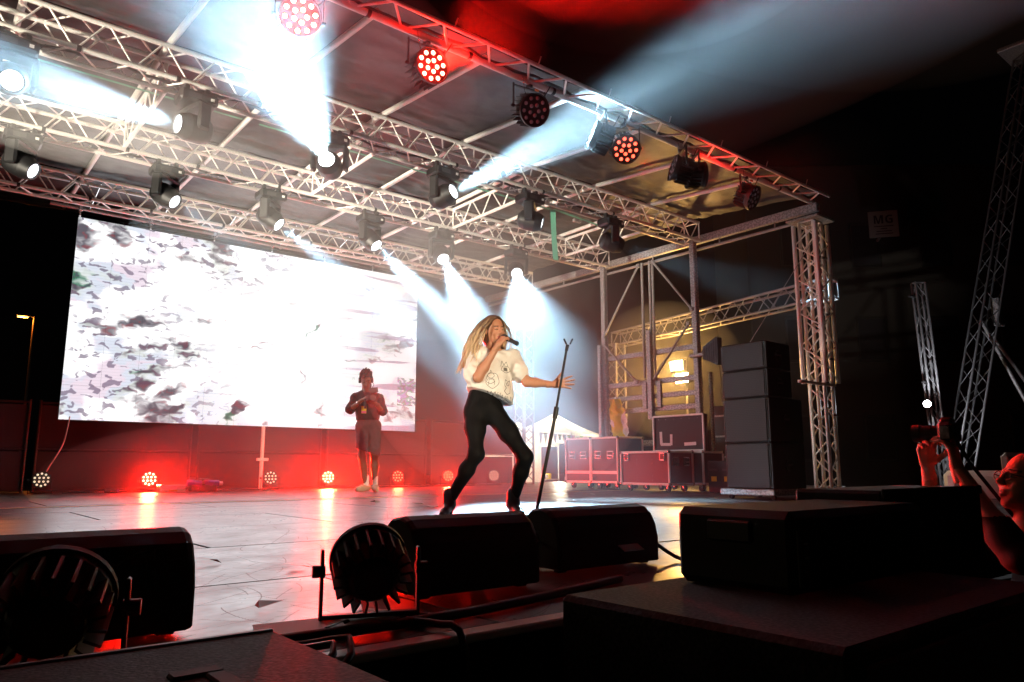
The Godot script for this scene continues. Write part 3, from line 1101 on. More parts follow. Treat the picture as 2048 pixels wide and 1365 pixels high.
func side_lights() -> void:
	# a warm side tower in the left wing, outside the picture; its light rakes along the roof trusses
	var s := thing("side_light_stand", "stand with three warm lamps in the left wing beside the stage", "light stand", Vector3(-4.6, 0.0, -5.6))
	pipe(s, "pole", Vector3.ZERO, Vector3(0, 2.0, 0), 0.03, M.black_metal)
	for a in 3:
		pipe(s, "foot", Vector3(0, 0.3, 0), Vector3(cos(a * TAU / 3) * 0.5, 0.01, sin(a * TAU / 3) * 0.5), 0.018, M.black_metal)
	var aims := [Vector3(1.6, 4.1, -8.6), Vector3(6.6, 4.15, -8.9), Vector3(3.7, 1.1, -5.0)]
	for i in 3:
		var p := Vector3(0.12, [1.9, 1.5, 1.1][i], 0)
		var dir: Vector3 = (aims[i] - (s.position + p)).normalized()
		var mb := MB.new()
		mb.lathe(Transform3D(towards(dir), p), [Vector2(0, -0.3), Vector2(0.1, -0.28), Vector2(0.13, -0.1), Vector2(0.13, 0.1), Vector2(0.1, 0.12)], 20)
		part(s, "lamp_body", mb.mesh(), M.black_metal)
		mb = MB.new()
		mb.lathe(Transform3D(towards(dir), p), [Vector2(0.1, 0.1), Vector2(0.0, 0.1)], 20)
		part(s, "lens_light", mb.mesh(), M.flood_bulb)
		spot(s, p + dir * 0.14, dir, [125.0, 330.0, 50.0][i], [17.0, 11.0, 6.0][i], Color(1.0, 0.95, 0.86), 0.7, 0.1)


func smoke() -> void:
	var box := RenderingServer.FOG_VOLUME_SHAPE_BOX
	fog("haze", "thin haze filling the air above the stage", Vector3(6.5, 2.6, -9.0), Vector3(8.4, 5.2, 9.2), 0.008, box)
	fog("haze", "thin haze high in the air before the front edge of the roof", Vector3(5.5, 8.6, -2.8), Vector3(18.0, 7.4, 10.0), 0.009)
	var puffs := [
		[Vector3(2.1, 3.66, -5.9), Vector3(3.8, 1.5, 3.4), 0.075, "white smoke around the brightest beam"],
		[Vector3(1.0, 3.5, -7.0), Vector3(3.0, 1.0, 1.8), 0.09, "smoke in the beam at the left"],
		[Vector3(6.5, 2.0, -7.9), Vector3(4.4, 4.2, 3.8), 0.085, "smoke between the screen and the singer"],
		[Vector3(4.9, 3.0, -8.6), Vector3(6.4, 1.8, 2.6), 0.055, "smoke below the middle truss"],
		[Vector3(5.0, 0.2, -12.0), Vector3(7.0, 1.9, 2.6), 0.05, "low smoke glowing red along the floor lights"],
		[Vector3(4.3, 5.7, -3.6), Vector3(4.8, 3.2, 4.2), 0.04, "smoke glowing red above the front truss"],
		[Vector3(11.9, 2.3, -9.5), Vector3(3.4, 2.8, 2.8), 0.06, "smoke around the warm flood lights"],
	]
	var out := Vector3(0.62, 0.46, 2.05).normalized()
	fog("smoke_bank", "long drift of smoke in the beam that leaves under the front edge to the right", Vector3(4.86, 3.64, -7.25) + out * 4.3, Vector3(2.2, 1.9, 9.0), 0.055, RenderingServer.FOG_VOLUME_SHAPE_ELLIPSOID, Basis.looking_at(out).get_euler())
	for p in puffs:
		fog("smoke_bank", p[3], p[0], p[1], p[2])


func flight_case(label: String, at: Vector3, size: Vector3, skin: Material, wheels: bool, handles: Array, called := "flight_case", band_y := -1.0) -> Node3D:
	# at: the middle of the underside of the body; wheels hang below
	var t := thing(called, label, "flight case", at, 0, "flight cases at the side of the stage")
	var h := size / 2
	block(t, "body", Vector3(0, h.y, 0), size - Vector3.ONE * 0.012, skin, 0.004)
	for a in [-1, 1]:
		for b in [-1, 1]:
			block(t, "edge_rail", Vector3(a * h.x, h.y + b * h.y, 0), Vector3(0.035, 0.035, size.z), M.aluminium, 0.006)
			block(t, "edge_rail", Vector3(0, h.y + b * h.y, a * h.z), Vector3(size.x, 0.033, 0.033), M.aluminium, 0.006)
			block(t, "edge_rail", Vector3(a * h.x, h.y, b * h.z), Vector3(0.031, size.y, 0.031), M.aluminium, 0.006)
			for d in [-1, 1]:
				block(t, "corner", Vector3(a * h.x, h.y + b * h.y, d * h.z), Vector3(0.055, 0.055, 0.055), M.chrome, 0.02)
	if band_y > 0:
		block(t, "lid_rail", Vector3(-h.x - 0.003, band_y, 0), Vector3(0.02, 0.05, size.z - 0.03), M.aluminium, 0.004)
	for e in handles:
		var p: Vector3 = e
		var along_z := absf(p.x) > h.x - 0.001
		var turn := Basis(Vector3.UP, 0.0 if not along_z else PI / 2)
		var dish := block(t, "handle", p, Vector3(0.15, 0.13, 0.016), M.chrome, 0.007, turn)
		block(dish, "recess", Vector3(0, 0, 0.0085 if not along_z else -0.0085), Vector3(0.115, 0.095, 0.003), M.case_inside, 0.0)
		pipe(dish, "grip", Vector3(-0.05, -0.01, 0.012 if not along_z else -0.012), Vector3(0.05, -0.01, 0.012 if not along_z else -0.012), 0.008, M.chrome)
	if wheels:
		for a in [-1, 1]:
			for b in [-1, 1]:
				var c := Vector3(a * (h.x - 0.09), -0.06, b * (h.z - 0.1))
				var w := pipe(t, "caster", c + Vector3(-0.018, 0, 0), c + Vector3(0.018, 0, 0), 0.05, M.rubber)
				w.name = "caster"
				block(t, "caster_fork", c + Vector3(0, 0.025, 0), Vector3(0.055, 0.07, 0.04), M.chrome, 0.006)
	return t


func cabinet(label: String, at: Vector3, size: Vector3, group := "side fill loudspeakers", called := "loudspeaker") -> Node3D:
	var t := thing(called, label, "loudspeaker", at, 0, group)
	block(t, "cabinet", Vector3(0, size.y / 2, 0), size, M.speaker_paint, 0.012)
	block(t, "grille", Vector3(-size.x / 2 - 0.006, size.y / 2, 0), Vector3(0.016, size.y - 0.03, size.z - 0.05), M.grille_mesh, 0.003)
	for z in [-1, 1]:
		block(t, "rigging_rail", Vector3(-size.x / 2 + 0.02, size.y / 2, z * (size.z / 2 + 0.004)), Vector3(0.035, size.y - 0.02, 0.012), M.grille, 0.003)
	var mb := MB.new()
	mb.lathe(Transform3D(Basis(Vector3.RIGHT, PI / 2), Vector3(0, size.y / 2, size.z / 2)), [Vector2(0.075, 0.0), Vector2(0.075, 0.008), Vector2(0.062, 0.006), Vector2(0.03, -0.01), Vector2(0, -0.012)], 20)
	part(t, "handle_cup", mb.mesh(), M.black_metal)
	block(t, "handle_bar", Vector3(0, size.y / 2 + 0.01, size.z / 2 + 0.012), Vector3(0.12, 0.025, 0.012), M.grille, 0.005)
	for y in [0.03, size.y - 0.03]:
		for z in [-1, 1]:
			block(t, "bolt", Vector3(-size.x / 2 - 0.002, y, z * (size.z / 2 - 0.012)), Vector3(0.02, 0.016, 0.016), M.chrome, 0.004)
	return t


func stage_right() -> void:
	var gm := mat("grille_mesh", 0.015, 0.013, 0.0135, 0.65)
	var im := Image.create(64, 64, false, Image.FORMAT_RGBA8)
	im.fill(Color(1, 1, 1))
	for y in 64:
		for x in 64:
			var q := Vector2(fposmod(x + (8 if (y / 16) % 2 else 0), 16) - 8, y % 16 - 8)
			if q.length() < 5.5:
				im.set_pixel(x, y, Color(0.25, 0.25, 0.25))
	gm.albedo_texture = ImageTexture.create_from_image(im)
	gm.uv1_triplanar = true
	gm.uv1_scale = Vector3.ONE * 12.0
	# side fill
	var dolly := thing("speaker_dolly", "low steel dolly below the tall side speaker stack", "dolly", Vector3(8.15, 0, -5.1))
	block(dolly, "frame", Vector3(0, 0.085, 0), Vector3(0.85, 0.07, 0.72), M.galvanised, 0.01)
	for a in [-1, 1]:
		for b in [-1, 1]:
			pipe(dolly, "wheel", Vector3(0.3 * a - 0.02, 0.027, 0.28 * b), Vector3(0.3 * a + 0.02, 0.027, 0.28 * b), 0.026, M.rubber)
	var y := 0.122
	var hs := [0.54, 0.53, 0.335, 0.335]
	var say := ["big bass cabinet at the bottom of the side speaker stack", "big bass cabinet second from the bottom of the side speaker stack", "small cabinet second from the top of the side speaker stack", "small cabinet on the very top of the side speaker stack"]
	for i in 4:
		var dx := 0.75 if i < 2 else 0.55
		cabinet(say[i], Vector3(7.8 + dx / 2, y, -5.1), Vector3(dx, hs[i] - 0.006, 0.6))
		y += hs[i]
	var tp := thing("louvred_speaker", "black wedge shaped speaker with slats fixed to the scaffold post", "loudspeaker", Vector3(9.72, 1.95, -6.9))
	var mb := MB.new()
	mb.prism(Transform3D(Basis(Vector3.UP, -PI / 2), Vector3(0.05, 0, 0)), [Vector2(-0.13, 0.1), Vector2(0.13, -0.02), Vector2(0.15, 0.02), Vector2(0.15, 0.40), Vector2(0.13, 0.42), Vector2(-0.13, 0.28)], 0.12)
	part(tp, "body", mb.mesh(), M.black_plastic)
	for i in 6:
		var f := i / 5.0
		block(tp, "slat", Vector3(-0.074, 0.19, -0.1 + f * 0.21), Vector3(0.012, 0.17 + 0.19 * f, 0.014), M.grille, 0.003)
	block(tp, "wall_bracket", Vector3(0.14, 0.2, -0.25), Vector3(0.14, 0.05, 0.5), M.galvanised, 0.006)
	# flight cases in a row
	flight_case("upright flight case nearest the white tent, farthest left of the row", Vector3(9.52, 0.125, -9.40), Vector3(0.62, 0.735, 0.6), M.dark_laminate, true, [Vector3(-0.316, 0.45, -0.14), Vector3(-0.316, 0.45, 0.14)], "flight_case", 0.16)
	flight_case("upright flight case second from the left with pale edges", Vector3(9.52, 0.125, -8.77), Vector3(0.62, 0.735, 0.6), M.dark_laminate, true, [Vector3(-0.316, 0.45, -0.14), Vector3(-0.316, 0.45, 0.14)], "flight_case", 0.16)
	var red := flight_case("low flight case with a dark red front and two bright latches", Vector3(8.98, 0.125, -7.47), Vector3(0.55, 0.47, 0.93), M.red_laminate, true, [Vector3(-0.12, 0.33, 0.47), Vector3(0.12, 0.33, 0.47)])
	for z in [-0.35, 0.35]:
		var l := block(red, "latch", Vector3(-0.285, 0.4, z), Vector3(0.02, 0.13, 0.1), M.chrome, 0.008)
		block(l, "latch_plate", Vector3(-0.011, 0, 0), Vector3(0.004, 0.08, 0.06), M.red_laminate, 0.0)
	for z in [-0.15, 0.15]:
		for yy in [0.06, 0.12, 0.3, 0.36]:
			block(red, "rivet", Vector3(-0.272, yy, z), Vector3(0.008, 0.01, 0.01), M.chrome, 0.002)
	flight_case("black flight case standing open behind the red one", Vector3(9.56, 0.125, -7.34), Vector3(0.5, 0.47, 0.97), M.case_inside, true, [])
	var lid := thing("case_lid", "upright dark case lid with torn white tape on its inside", "case lid", Vector3(9.36, 0.614, -7.34), 0, "")
	block(lid, "panel", Vector3(0.06, 0.28, 0), Vector3(0.1, 0.55, 0.96), M.case_inside, 0.004)
	for s in [-1, 1]:
		block(lid, "edge_rail", Vector3(0, 0.28, s * 0.48), Vector3(0.03, 0.56, 0.028), M.aluminium, 0.004)
		block(lid, "edge_rail", Vector3(0, 0.28 + s * 0.27, 0), Vector3(0.028, 0.028, 0.95), M.aluminium, 0.004)
	for e in [[-0.34, 0.19, 0.05, 0.2], [-0.14, 0.16, 0.045, 0.17], [-0.25, 0.09, 0.2, 0.045], [0.22, 0.09, 0.22, 0.05]]:
		block(lid, "torn_tape", Vector3(0.0075, e[1] + 0.02, e[0]), Vector3(0.003, e[3], e[2]), M.paper, 0.0, Basis(Vector3.RIGHT, rng.randf_range(-0.05, 0.05)))
	for i in 6:
		block(lid, "rivet", Vector3(0.007, 0.5, -0.38 + i * 0.15), Vector3(0.008, 0.01, 0.01), M.chrome, 0.002)
	var pb := thing("equipment_case", "small black equipment case with two yellow labels beside the speaker stack", "flight case", Vector3(9.5, 0.004, -6.52))
	block(pb, "body", Vector3(0, 0.23, 0), Vector3(0.5, 0.46, 0.44), M.black_plastic, 0.015)
	for z in [-0.11, 0.11]:
		block(pb, "yellow_label", Vector3(-0.2525, 0.2, z), Vector3(0.004, 0.07, 0.09), M.yellow_label, 0.0)
		block(pb, "handle", Vector3(-0.256, 0.33, z), Vector3(0.014, 0.03, 0.14), M.grille, 0.004)
	var rk := thing("amplifier_rack", "tall dark amplifier rack behind the side speaker stack", "rack", Vector3(10.55, 0, -7.1))
	block(rk, "frame", Vector3(0, 0.68, 0), Vector3(0.5, 1.35, 0.5), M.black_metal, 0.01)
	for i in 4:
		block(rk, "shelf_edge", Vector3(-0.255, 0.2 + i * 0.33, 0), Vector3(0.016, 0.03, 0.5), M.galvanised, 0.003)
	block(rk, "white_label", Vector3(-0.256, 1.07, 0.02), Vector3(0.006, 0.025, 0.07), M.white_paint, 0.0)
	# jacket over the rail
	var j := thing("yellow_jacket", "yellow high visibility jacket with white lining hanging from the scaffold", "jacket", Vector3(9.93, 1.60, -9.16))
	var cl := MB.new()
	var wl := MB.new()
	var band := MB.new()
	var nz := noise(2.2, 71, 2)
	var p := func(u: float, v: float) -> Vector3:
		var w := 0.13 + 0.22 * v - 0.14 * v * v
		return Vector3(-0.02 + sin(u * 9.0 + v * 2.0) * 0.03 + nz.get_noise_2d(u, v * 2.0) * 0.04, -0.02 - v * (0.70 + 0.12 * sin(u * 4.0)), (u - 0.5) * w * 2.0 + 0.14 * v + nz.get_noise_2d(v * 3.0, 7.0) * 0.05)
	for i in 12:
		for k in 16:
			var u0 := i / 12.0
			var v0 := k / 16.0
			var tgt := wl if i >= 8 and k >= 6 else (band if k in [8, 9] and i < 4 else cl)
			tgt.face([p.call(u0, v0), p.call(u0 + 1 / 12.0, v0), p.call(u0 + 1 / 12.0, v0 + 1 / 16.0), p.call(u0, v0 + 1 / 16.0)], Vector3.LEFT)
	part(j, "yellow_cloth", cl.mesh(), M.hi_vis)
	part(j, "white_lining", wl.mesh(), M.paper)
	part(j, "reflective_band", band.mesh(), M.paper)
	pipe(j, "hook", Vector3(0.0, 0.0, 0.0), Vector3(0.06, 0.0, 0), 0.008, M.chrome)
	# work lights behind the scaffold
	for i in 2:
		var l := thing("flood_light", ["warm flood light glaring behind the scaffold, the upper of two", "warm flood light glaring behind the scaffold, the lower of two"][i], "flood light", Vector3(12.3, 2.44 - 0.27 * i, -9.62 + 0.12 * i), 0, "flood lights behind the scaffold")
		block(l, "housing", Vector3(0.06, 0, 0), Vector3(0.1, 0.24, 0.36), M.black_metal, 0.02)
		block(l, "bulb_light", Vector3(0.004, 0, 0), Vector3(0.01, 0.19, 0.31), M.flood_bulb, 0.002)
		pipe(l, "arm", Vector3(0.1, 0, 0), Vector3(0.16, 0, 0.1), 0.02, M.galvanised)
		omni(l, Vector3(-0.06, 0, 0), [6.0, 5.0][i], Color(1.0, 0.74, 0.38), 0.08)
	var fs := thing("flood_stand", "thin stand carrying the two warm flood lights", "stand", Vector3(12.46, -1.2, -9.5))
	pipe(fs, "pole", Vector3.ZERO, Vector3(0, 3.8, 0), 0.022, M.galvanised)
	for a in 3:
		pipe(fs, "foot", Vector3(0, 0.4, 0), Vector3(cos(a * TAU / 3) * 0.5, 0.0, sin(a * TAU / 3) * 0.5), 0.015, M.galvanised)


func par_cable(label: String, pts: Array, r: float, m: Material, called := "cable") -> void:
	var c := Curve3D.new()
	for i in pts.size():
		var t: Vector3 = (pts[mini(i + 1, pts.size() - 1)] - pts[maxi(i - 1, 0)]) / 6.0
		c.add_point(pts[i], -t, t)
	var b := c.tessellate_even_length(5, 0.06)
	var mb := MB.new()
	mb.path(Array(b), [r], 7)
	var o := part(self, called, mb.mesh(), m)
	tag(o, label, "cable", "cables on the stage")


func looms() -> void:
	# black cable looms draped along the trusses, with a drop to every lamp
	for e in [["black cable loom tied along the front truss", 4.27, -5.24, [1.07, 2.14, 3.35, 4.58, 5.62, 7.02, 8.38], 4.1, -5.3], ["black cable loom tied along the box truss behind the front edge", 4.14, -7.4, [0.42, 1.93, 3.36, 4.86, 6.27, 7.85], 3.98, -7.2], ["black cable loom tied along the middle truss", 4.12, -9.45, [0.72, 2.2, 3.5, 4.98, 6.22, 7.73], 3.96, -9.25]]:
		var o := thing("cable_loom", e[0], "cable", Vector3.ZERO, 0, "cable looms on the trusses")
		var mb := MB.new()
		var pts := []
		for i in 90:
			var x := -1.4 + i * 0.127
			pts.append(Vector3(x, e[1] + sin(i * 1.9) * 0.012 - absf(sin(x * 2.6)) * 0.03, e[2] + sin(i * 0.7) * 0.015))
		mb.path(pts, [0.016], 7)
		part(o, "trunk", mb.mesh(), M.cable)
		for x in e[3]:
			mb = MB.new()
			var drop := []
			for k in 9:
				var t := k / 8.0
				drop.append(Vector3(x + 0.22 * (1 - t) + 0.02, lerpf(e[1] - 0.02, e[4] - 0.02, t) - sin(t * PI) * 0.09, lerpf(e[2], e[5], t)))
			mb.path(drop, [0.006], 6)
			part(o, "lamp_lead", mb.mesh(), M.cable)
			mb = MB.new()
			drop = []
			for k in 9:
				var t := k / 8.0
				drop.append(Vector3(x - 0.16 + 0.1 * t, lerpf(e[1], e[4] - 0.03, t) - sin(t * PI) * 0.06, lerpf(e[2], e[5], t) + 0.02))
			mb.path(drop, [0.003], 5)
			part(o, "safety_wire", mb.mesh(), M.chrome)


func floor_things() -> void:
	var b := thing("power_box", "flat silver metal box lying on the floor below the screen", "power box", Vector3(3.24, 0.004, -11.95))
	block(b, "case", Vector3(0, 0.055, 0), Vector3(0.36, 0.11, 0.22), M.chrome, 0.008)
	block(b, "front_strip", Vector3(0, 0.025, 0.112), Vector3(0.35, 0.045, 0.004), M.white_paint, 0.0)
	block(b, "badge", Vector3(0, 0.025, 0.1155), Vector3(0.12, 0.02, 0.003), M.yellow_label, 0.0)
	var g := thing("plug_cluster", "cluster of purple power plugs and adapters beside the silver box", "power plugs", Vector3(3.68, 0.004, -11.95))
	for e in [[-0.16, 0.13, 0.05], [-0.06, 0.11, 0.06], [0.1, 0.12, 0.055], [0.2, 0.12, 0.05], [-0.1, 0.05, 0.045]]:
		pipe(g, "plug", Vector3(e[0] - 0.06, e[1], 0), Vector3(e[0] + 0.05, e[1], 0.02), e[2], M.purple_plastic)
	block(g, "adapter", Vector3(0.02, 0.06, 0), Vector3(0.4, 0.11, 0.12), M.black_plastic, 0.02)
	block(g, "adapter_lid", Vector3(0.02, 0.19, 0), Vector3(0.16, 0.015, 0.1), M.chrome, 0.003)
	pipe(g, "pale_cap", Vector3(0.26, 0.12, 0.0), Vector3(0.31, 0.12, 0.0), 0.03, M.paper)
	par_cable("pale thin cable running from the screen corner down to the left floor light", [Vector3(1.92, 1.1, -12.5), Vector3(1.86, 0.7, -12.45), Vector3(1.72, 0.4, -12.4), Vector3(1.66, 0.26, -12.38)], 0.009, M.pale_cable)
	par_cable("black cable lying along the floor between the two left floor lights", [Vector3(1.9, 0.012, -12.4), Vector3(2.3, 0.012, -12.3), Vector3(2.6, 0.012, -12.45), Vector3(2.95, 0.012, -12.3)], 0.01, M.cable)
	par_cable("black cable lying between the plug cluster and the white pole", [Vector3(3.9, 0.012, -11.95), Vector3(4.2, 0.012, -12.1), Vector3(4.6, 0.012, -12.2), Vector3(4.8, 0.012, -12.3)], 0.01, M.cable)
	par_cable("black cable along the fence right of the camera operator", [Vector3(6.2, 0.012, -12.2), Vector3(6.8, 0.012, -12.4), Vector3(7.4, 0.012, -12.3), Vector3(8.4, 0.012, -12.3), Vector3(9.2, 0.012, -12.4)], 0.01, M.cable)
	var cn := thing("cable_connector", "dark cable connector lying on the floor between two floor lights", "connector", Vector3(2.5, 0.004, -12.2))
	pipe(cn, "body", Vector3(-0.1, 0.025, 0), Vector3(0.06, 0.025, 0), 0.025, M.black_plastic)
	pipe(cn, "collar", Vector3(0.06, 0.025, 0), Vector3(0.09, 0.025, 0), 0.022, M.purple_plastic)
	# scraps of paper
	var spots := [[3.92, -7.02, "white paper scrap on the floor below the camera operator"], [4.1, -6.5, "white paper scrap a step left of the singer's heel"], [3.91, -5.93, "long white paper scrap behind the singer's left boot"], [7.4, -7.3, "white paper scrap in front of the red flight case"], [0.82, -2.04, "red paper scrap standing up beside the middle floor light"], [0.98, -3.1, "small pink scrap on the bright part of the floor"], [0.62, -2.35, "small scrap next to the corner of the left monitor"], [6.2, -6.3, "white scrap on the floor right of the microphone stand"], [5.8, -8.9, "tiny scrap behind the tape line near the singer"], [2.6, -10.3, "tiny scrap in front of the left red floor light"], [4.4, -11.1, "pale scrap in front of the white pole"], [1.2, -2.75, "tiny dark scrap between the floor joints"]]
	for i in spots.size():
		var mb := MB.new()
		var s := rng.randf_range(0.025, 0.06) if i > 2 else 0.07
		var a := rng.randf() * TAU
		var q := []
		for k in 3:
			q.append(Vector3(cos(a + k * 2.1) * s, 0.004 + rng.randf() * s * 0.5, sin(a + k * 2.1) * s * 0.7))
		mb.face(q, Vector3.UP)
		mb.face([q[0], q[1], Vector3(q[1].x * 1.3, 0.004, q[1].z * 1.6)], Vector3.UP)
		var o := part(self, "paper_scrap", mb.mesh(), M.red_laminate if i in [4, 5] else M.paper, Transform3D(Basis.IDENTITY, Vector3(spots[i][0], 0.002, spots[i][1])))
		tag(o, spots[i][2], "scrap", "paper scraps on the stage floor")


func wedge(label: String, at: Vector3, w: float, h: float, d: float, called := "stage_monitor", turn := 0.0) -> Node3D:
	# back towards the audience at local z = 0, baffle sloping down to the singer
	var t := thing(called, label, "stage monitor", at, turn, "stage monitors along the front edge")
	var prof := [Vector2(0, 0.012), Vector2(0.0, h * 0.45), Vector2(-0.012, h * 0.68), Vector2(-0.035, h * 0.86), Vector2(-0.065, h * 0.96), Vector2(-0.1, h), Vector2(-d * 0.45, h * 0.97), Vector2(-d, h * 0.34), Vector2(-d, 0.012)]
	var mb := MB.new()
	var mid := Vector2(-d * 0.4, h * 0.45)
	var rings := []
	for e in [[0.0, 0.93], [0.006, 0.97], [0.018, 1.0], [w - 0.018, 1.0], [w - 0.006, 0.97], [w, 0.93]]:
		var r := []
		for q in prof:
			var k: Vector2 = mid + (q - mid) * e[1]
			r.append(Vector3(e[0], k.y, k.x))
		rings.append(r)
	for i in 5:
		for k in prof.size():
			var k2 := (k + 1) % prof.size()
			var out: Vector2 = (prof[k] + prof[k2]) / 2 - mid
			mb.face([rings[i][k], rings[i][k2], rings[i + 1][k2], rings[i + 1][k]], Vector3(0 if i == 2 else (-0.1 if i < 2 else 0.1), out.y, out.x))
	mb.face(rings[0], Vector3.LEFT)
	mb.face(rings[5], Vector3.RIGHT)
	part(t, "cabinet", mb.mesh(), M.speaker_paint)
	var a := Vector3(0, h * 0.97, -d * 0.45)
	var b := Vector3(0, h * 0.34, -d)
	var dir := (b - a).normalized()
	var nn := Vector3(0, -dir.z, dir.y)
	if nn.y < 0:
		nn = -nn
	block(t, "grille", (a + b) / 2 + Vector3(w / 2, 0, 0) + nn * 0.006, Vector3(w - 0.05, 0.01, a.distance_to(b) - 0.03), M.grille, 0.002, Basis(Vector3.RIGHT, nn, Vector3.RIGHT.cross(nn)))
	for s in [0.0, w]:
		var hd := MB.new()
		hd.lathe(Transform3D(Basis(Vector3.BACK, PI / 2 if s == 0.0 else -PI / 2), Vector3(s, h * 0.5, -d * 0.42)), [Vector2(0.035, 0.0), Vector2(0.035, 0.004), Vector2(0.028, 0.002), Vector2(0, 0.001)], 16)
		part(t, "side_socket", hd.mesh(), M.rubber)
	for s in [0.05, w - 0.05]:
		block(t, "foot", Vector3(s, 0.007, -0.05), Vector3(0.04, 0.014, 0.03), M.rubber, 0.003)
		block(t, "foot", Vector3(s, 0.007, -d + 0.04), Vector3(0.04, 0.014, 0.03), M.rubber, 0.003)
	return t


func foreground() -> void:
	var wl := wedge("black stage monitor at the far left with a raised winged emblem on its back", Vector3(-0.05, 0.002, -1.84), 0.62, 0.235, 0.34)
	var em := MB.new()
	for line in [[Vector2(0.375, 0.185), Vector2(0.41, 0.182), Vector2(0.435, 0.172), Vector2(0.452, 0.162), Vector2(0.472, 0.176), Vector2(0.5, 0.187), Vector2(0.53, 0.192), Vector2(0.53, 0.115)], [Vector2(0.385, 0.165), Vector2(0.41, 0.158), Vector2(0.44, 0.138), Vector2(0.455, 0.13), Vector2(0.48, 0.15), Vector2(0.512, 0.168), Vector2(0.51, 0.115)]]:
		var pts := []
		for q in line:
			var back := 0.0 if q.y < 0.106 else -0.012 * clampf((q.y - 0.106) / 0.054, 0, 1) - 0.023 * clampf((q.y - 0.16) / 0.042, 0, 1)
			pts.append(Vector3(q.x, q.y, back + 0.002))
		em.path(pts, [0.0028], 6)
	part(wl, "emblem", em.mesh(), M.grille)
	wedge("black stage monitor in the middle with its red lit end behind the floor light", Vector3(1.18, 0.002, -1.86), 0.47, 0.232, 0.34)
	var w3 := wedge("black stage monitor on the right with a paper sheet on its back", Vector3(1.86, 0.002, -2.0), 0.55, 0.228, 0.34)
	block(w3, "paper_sheet", Vector3(0.36, 0.075, 0.012), Vector3(0.11, 0.003, 0.05), M.paper, 0.0, Basis(Vector3.RIGHT, 0.5))
	var ff := thing("front_fill_speaker", "rounded black speaker lying on the right hand bass cabinet", "loudspeaker", Vector3(1.87, 0.102, -1.06))
	block(ff, "cabinet", Vector3(0, 0.09, 0), Vector3(0.68, 0.18, 0.32), M.speaker_paint, 0.018)
	block(ff, "grille", Vector3(0, 0.09, -0.162), Vector3(0.6, 0.14, 0.012), M.grille, 0.004)
	block(ff, "connector_plate", Vector3(-0.3, 0.08, 0.161), Vector3(0.05, 0.12, 0.006), M.grille, 0.002)
	for y in [0.05, 0.08, 0.11]:
		block(ff, "socket", Vector3(-0.3, y, 0.165), Vector3(0.014, 0.006, 0.006), M.chrome, 0.001)
	block(ff, "handle", Vector3(-0.343, 0.13, 0), Vector3(0.012, 0.05, 0.12), M.black_plastic, 0.005)
	# bass cabinets in front of the stage, two high
	var sub := func(label: String, at: Vector3, size: Vector3) -> Node3D:
		var t := thing("bass_cabinet", label, "loudspeaker", at, 0, "bass cabinets in front of the stage")
		block(t, "cabinet", Vector3(0, size.y / 2, 0), size, M.sub_top, 0.012)
		block(t, "grille", Vector3(0, size.y / 2, size.z / 2 + 0.006), Vector3(size.x - 0.06, size.y - 0.06, 0.016), M.grille, 0.004)
		return t
	var stp := mat("sub_top", 0.045, 0.044, 0.048, 0.85)
	stp.albedo_texture = noise_tex(0.05, 83, [[0.3, Color(0.55, 0.55, 0.58)], [0.6, Color(0.85, 0.85, 0.88)], [0.75, Color(1, 1, 1)]], 512)
	bump(stp, 0.15, 84, 3.0, 0.12)
	for i in 2:
		var y := -1.2 + 0.651 * i
		var s: Node3D = sub.call(["bass cabinet at the bottom left corner, the lower one", "grey topped bass cabinet in the bottom left corner with an inset handle"][i], Vector3(-0.02, y, -0.99), Vector3(1.14, 0.648, 0.68))
		if i == 1:
			block(s, "edge_rail", Vector3(0, 0.6485, -0.325), Vector3(1.12, 0.006, 0.014), M.grille, 0.002)
			block(s, "handle_slot", Vector3(0.39, 0.6495, 0.0), Vector3(0.028, 0.008, 0.2), M.rubber, 0.003)
			block(s, "handle_slot", Vector3(0.37, 0.6495, -0.115), Vector3(0.07, 0.0085, 0.03), M.rubber, 0.003)
		sub.call(["bass cabinet right of the stage gap, the lower one", "bass cabinet carrying the rounded front speaker"][i], Vector3(1.69, y, -0.94), Vector3(1.02, 0.648, 0.66))
	var dk := thing("black_crate", "large black crate between the bass cabinets and the photographer", "crate", Vector3(2.63, -1.2, -1.17))
	block(dk, "body", Vector3(0, 0.755, 0), Vector3(0.76, 1.51, 0.28), M.scrim, 0.01)
	for y in [0.02, 1.5]:
		block(dk, "edge_rail", Vector3(0, y, 0.141), Vector3(0.76, 0.03, 0.01), M.black_metal, 0.003)
	# floor lights on the lip, seen from behind
	for e in [[0.245, -1.585, 0.098, "finned floor light in silhouette before the left stage monitor"], [0.955, -1.72, 0.098, "finned floor light in silhouette before the middle stage monitor"]]:
		var t := finned_par("lip_light", "finned lights on the front lip of the stage", e[3], Vector3(e[0], 0.006, e[1]), Vector3(0.35, 0.45, -1), e[2], 0.12, M.led_dark, 12, false, 0.022)
		t.remove_meta("front")
		for s in [-1, 1]:
			pipe(t, "foot", Vector3(-0.06 * s, 0.0, 0.0), Vector3(-0.14 * s, 0.0, 0.05), 0.008, M.black_metal)
	for e in [[0.95, -1.62, 0.5], [0.78, -1.64, -0.3]]:
		var mb := MB.new()
		mb.box(Transform3D(Basis(Vector3.UP, e[2]) * Basis(Vector3.BACK, 0.03), Vector3(e[0], 0.009, e[1] - 0.1)), Vector3(0.2, 0.002, 0.14))
		var o := part(self, "set_list", mb.mesh(), M.paper)
		tag(o, "white sheet of paper under the floor light" if e[2] > 0 else "white sheet of paper between floor light and bass cabinet", "paper", "paper sheets on the stage lip")
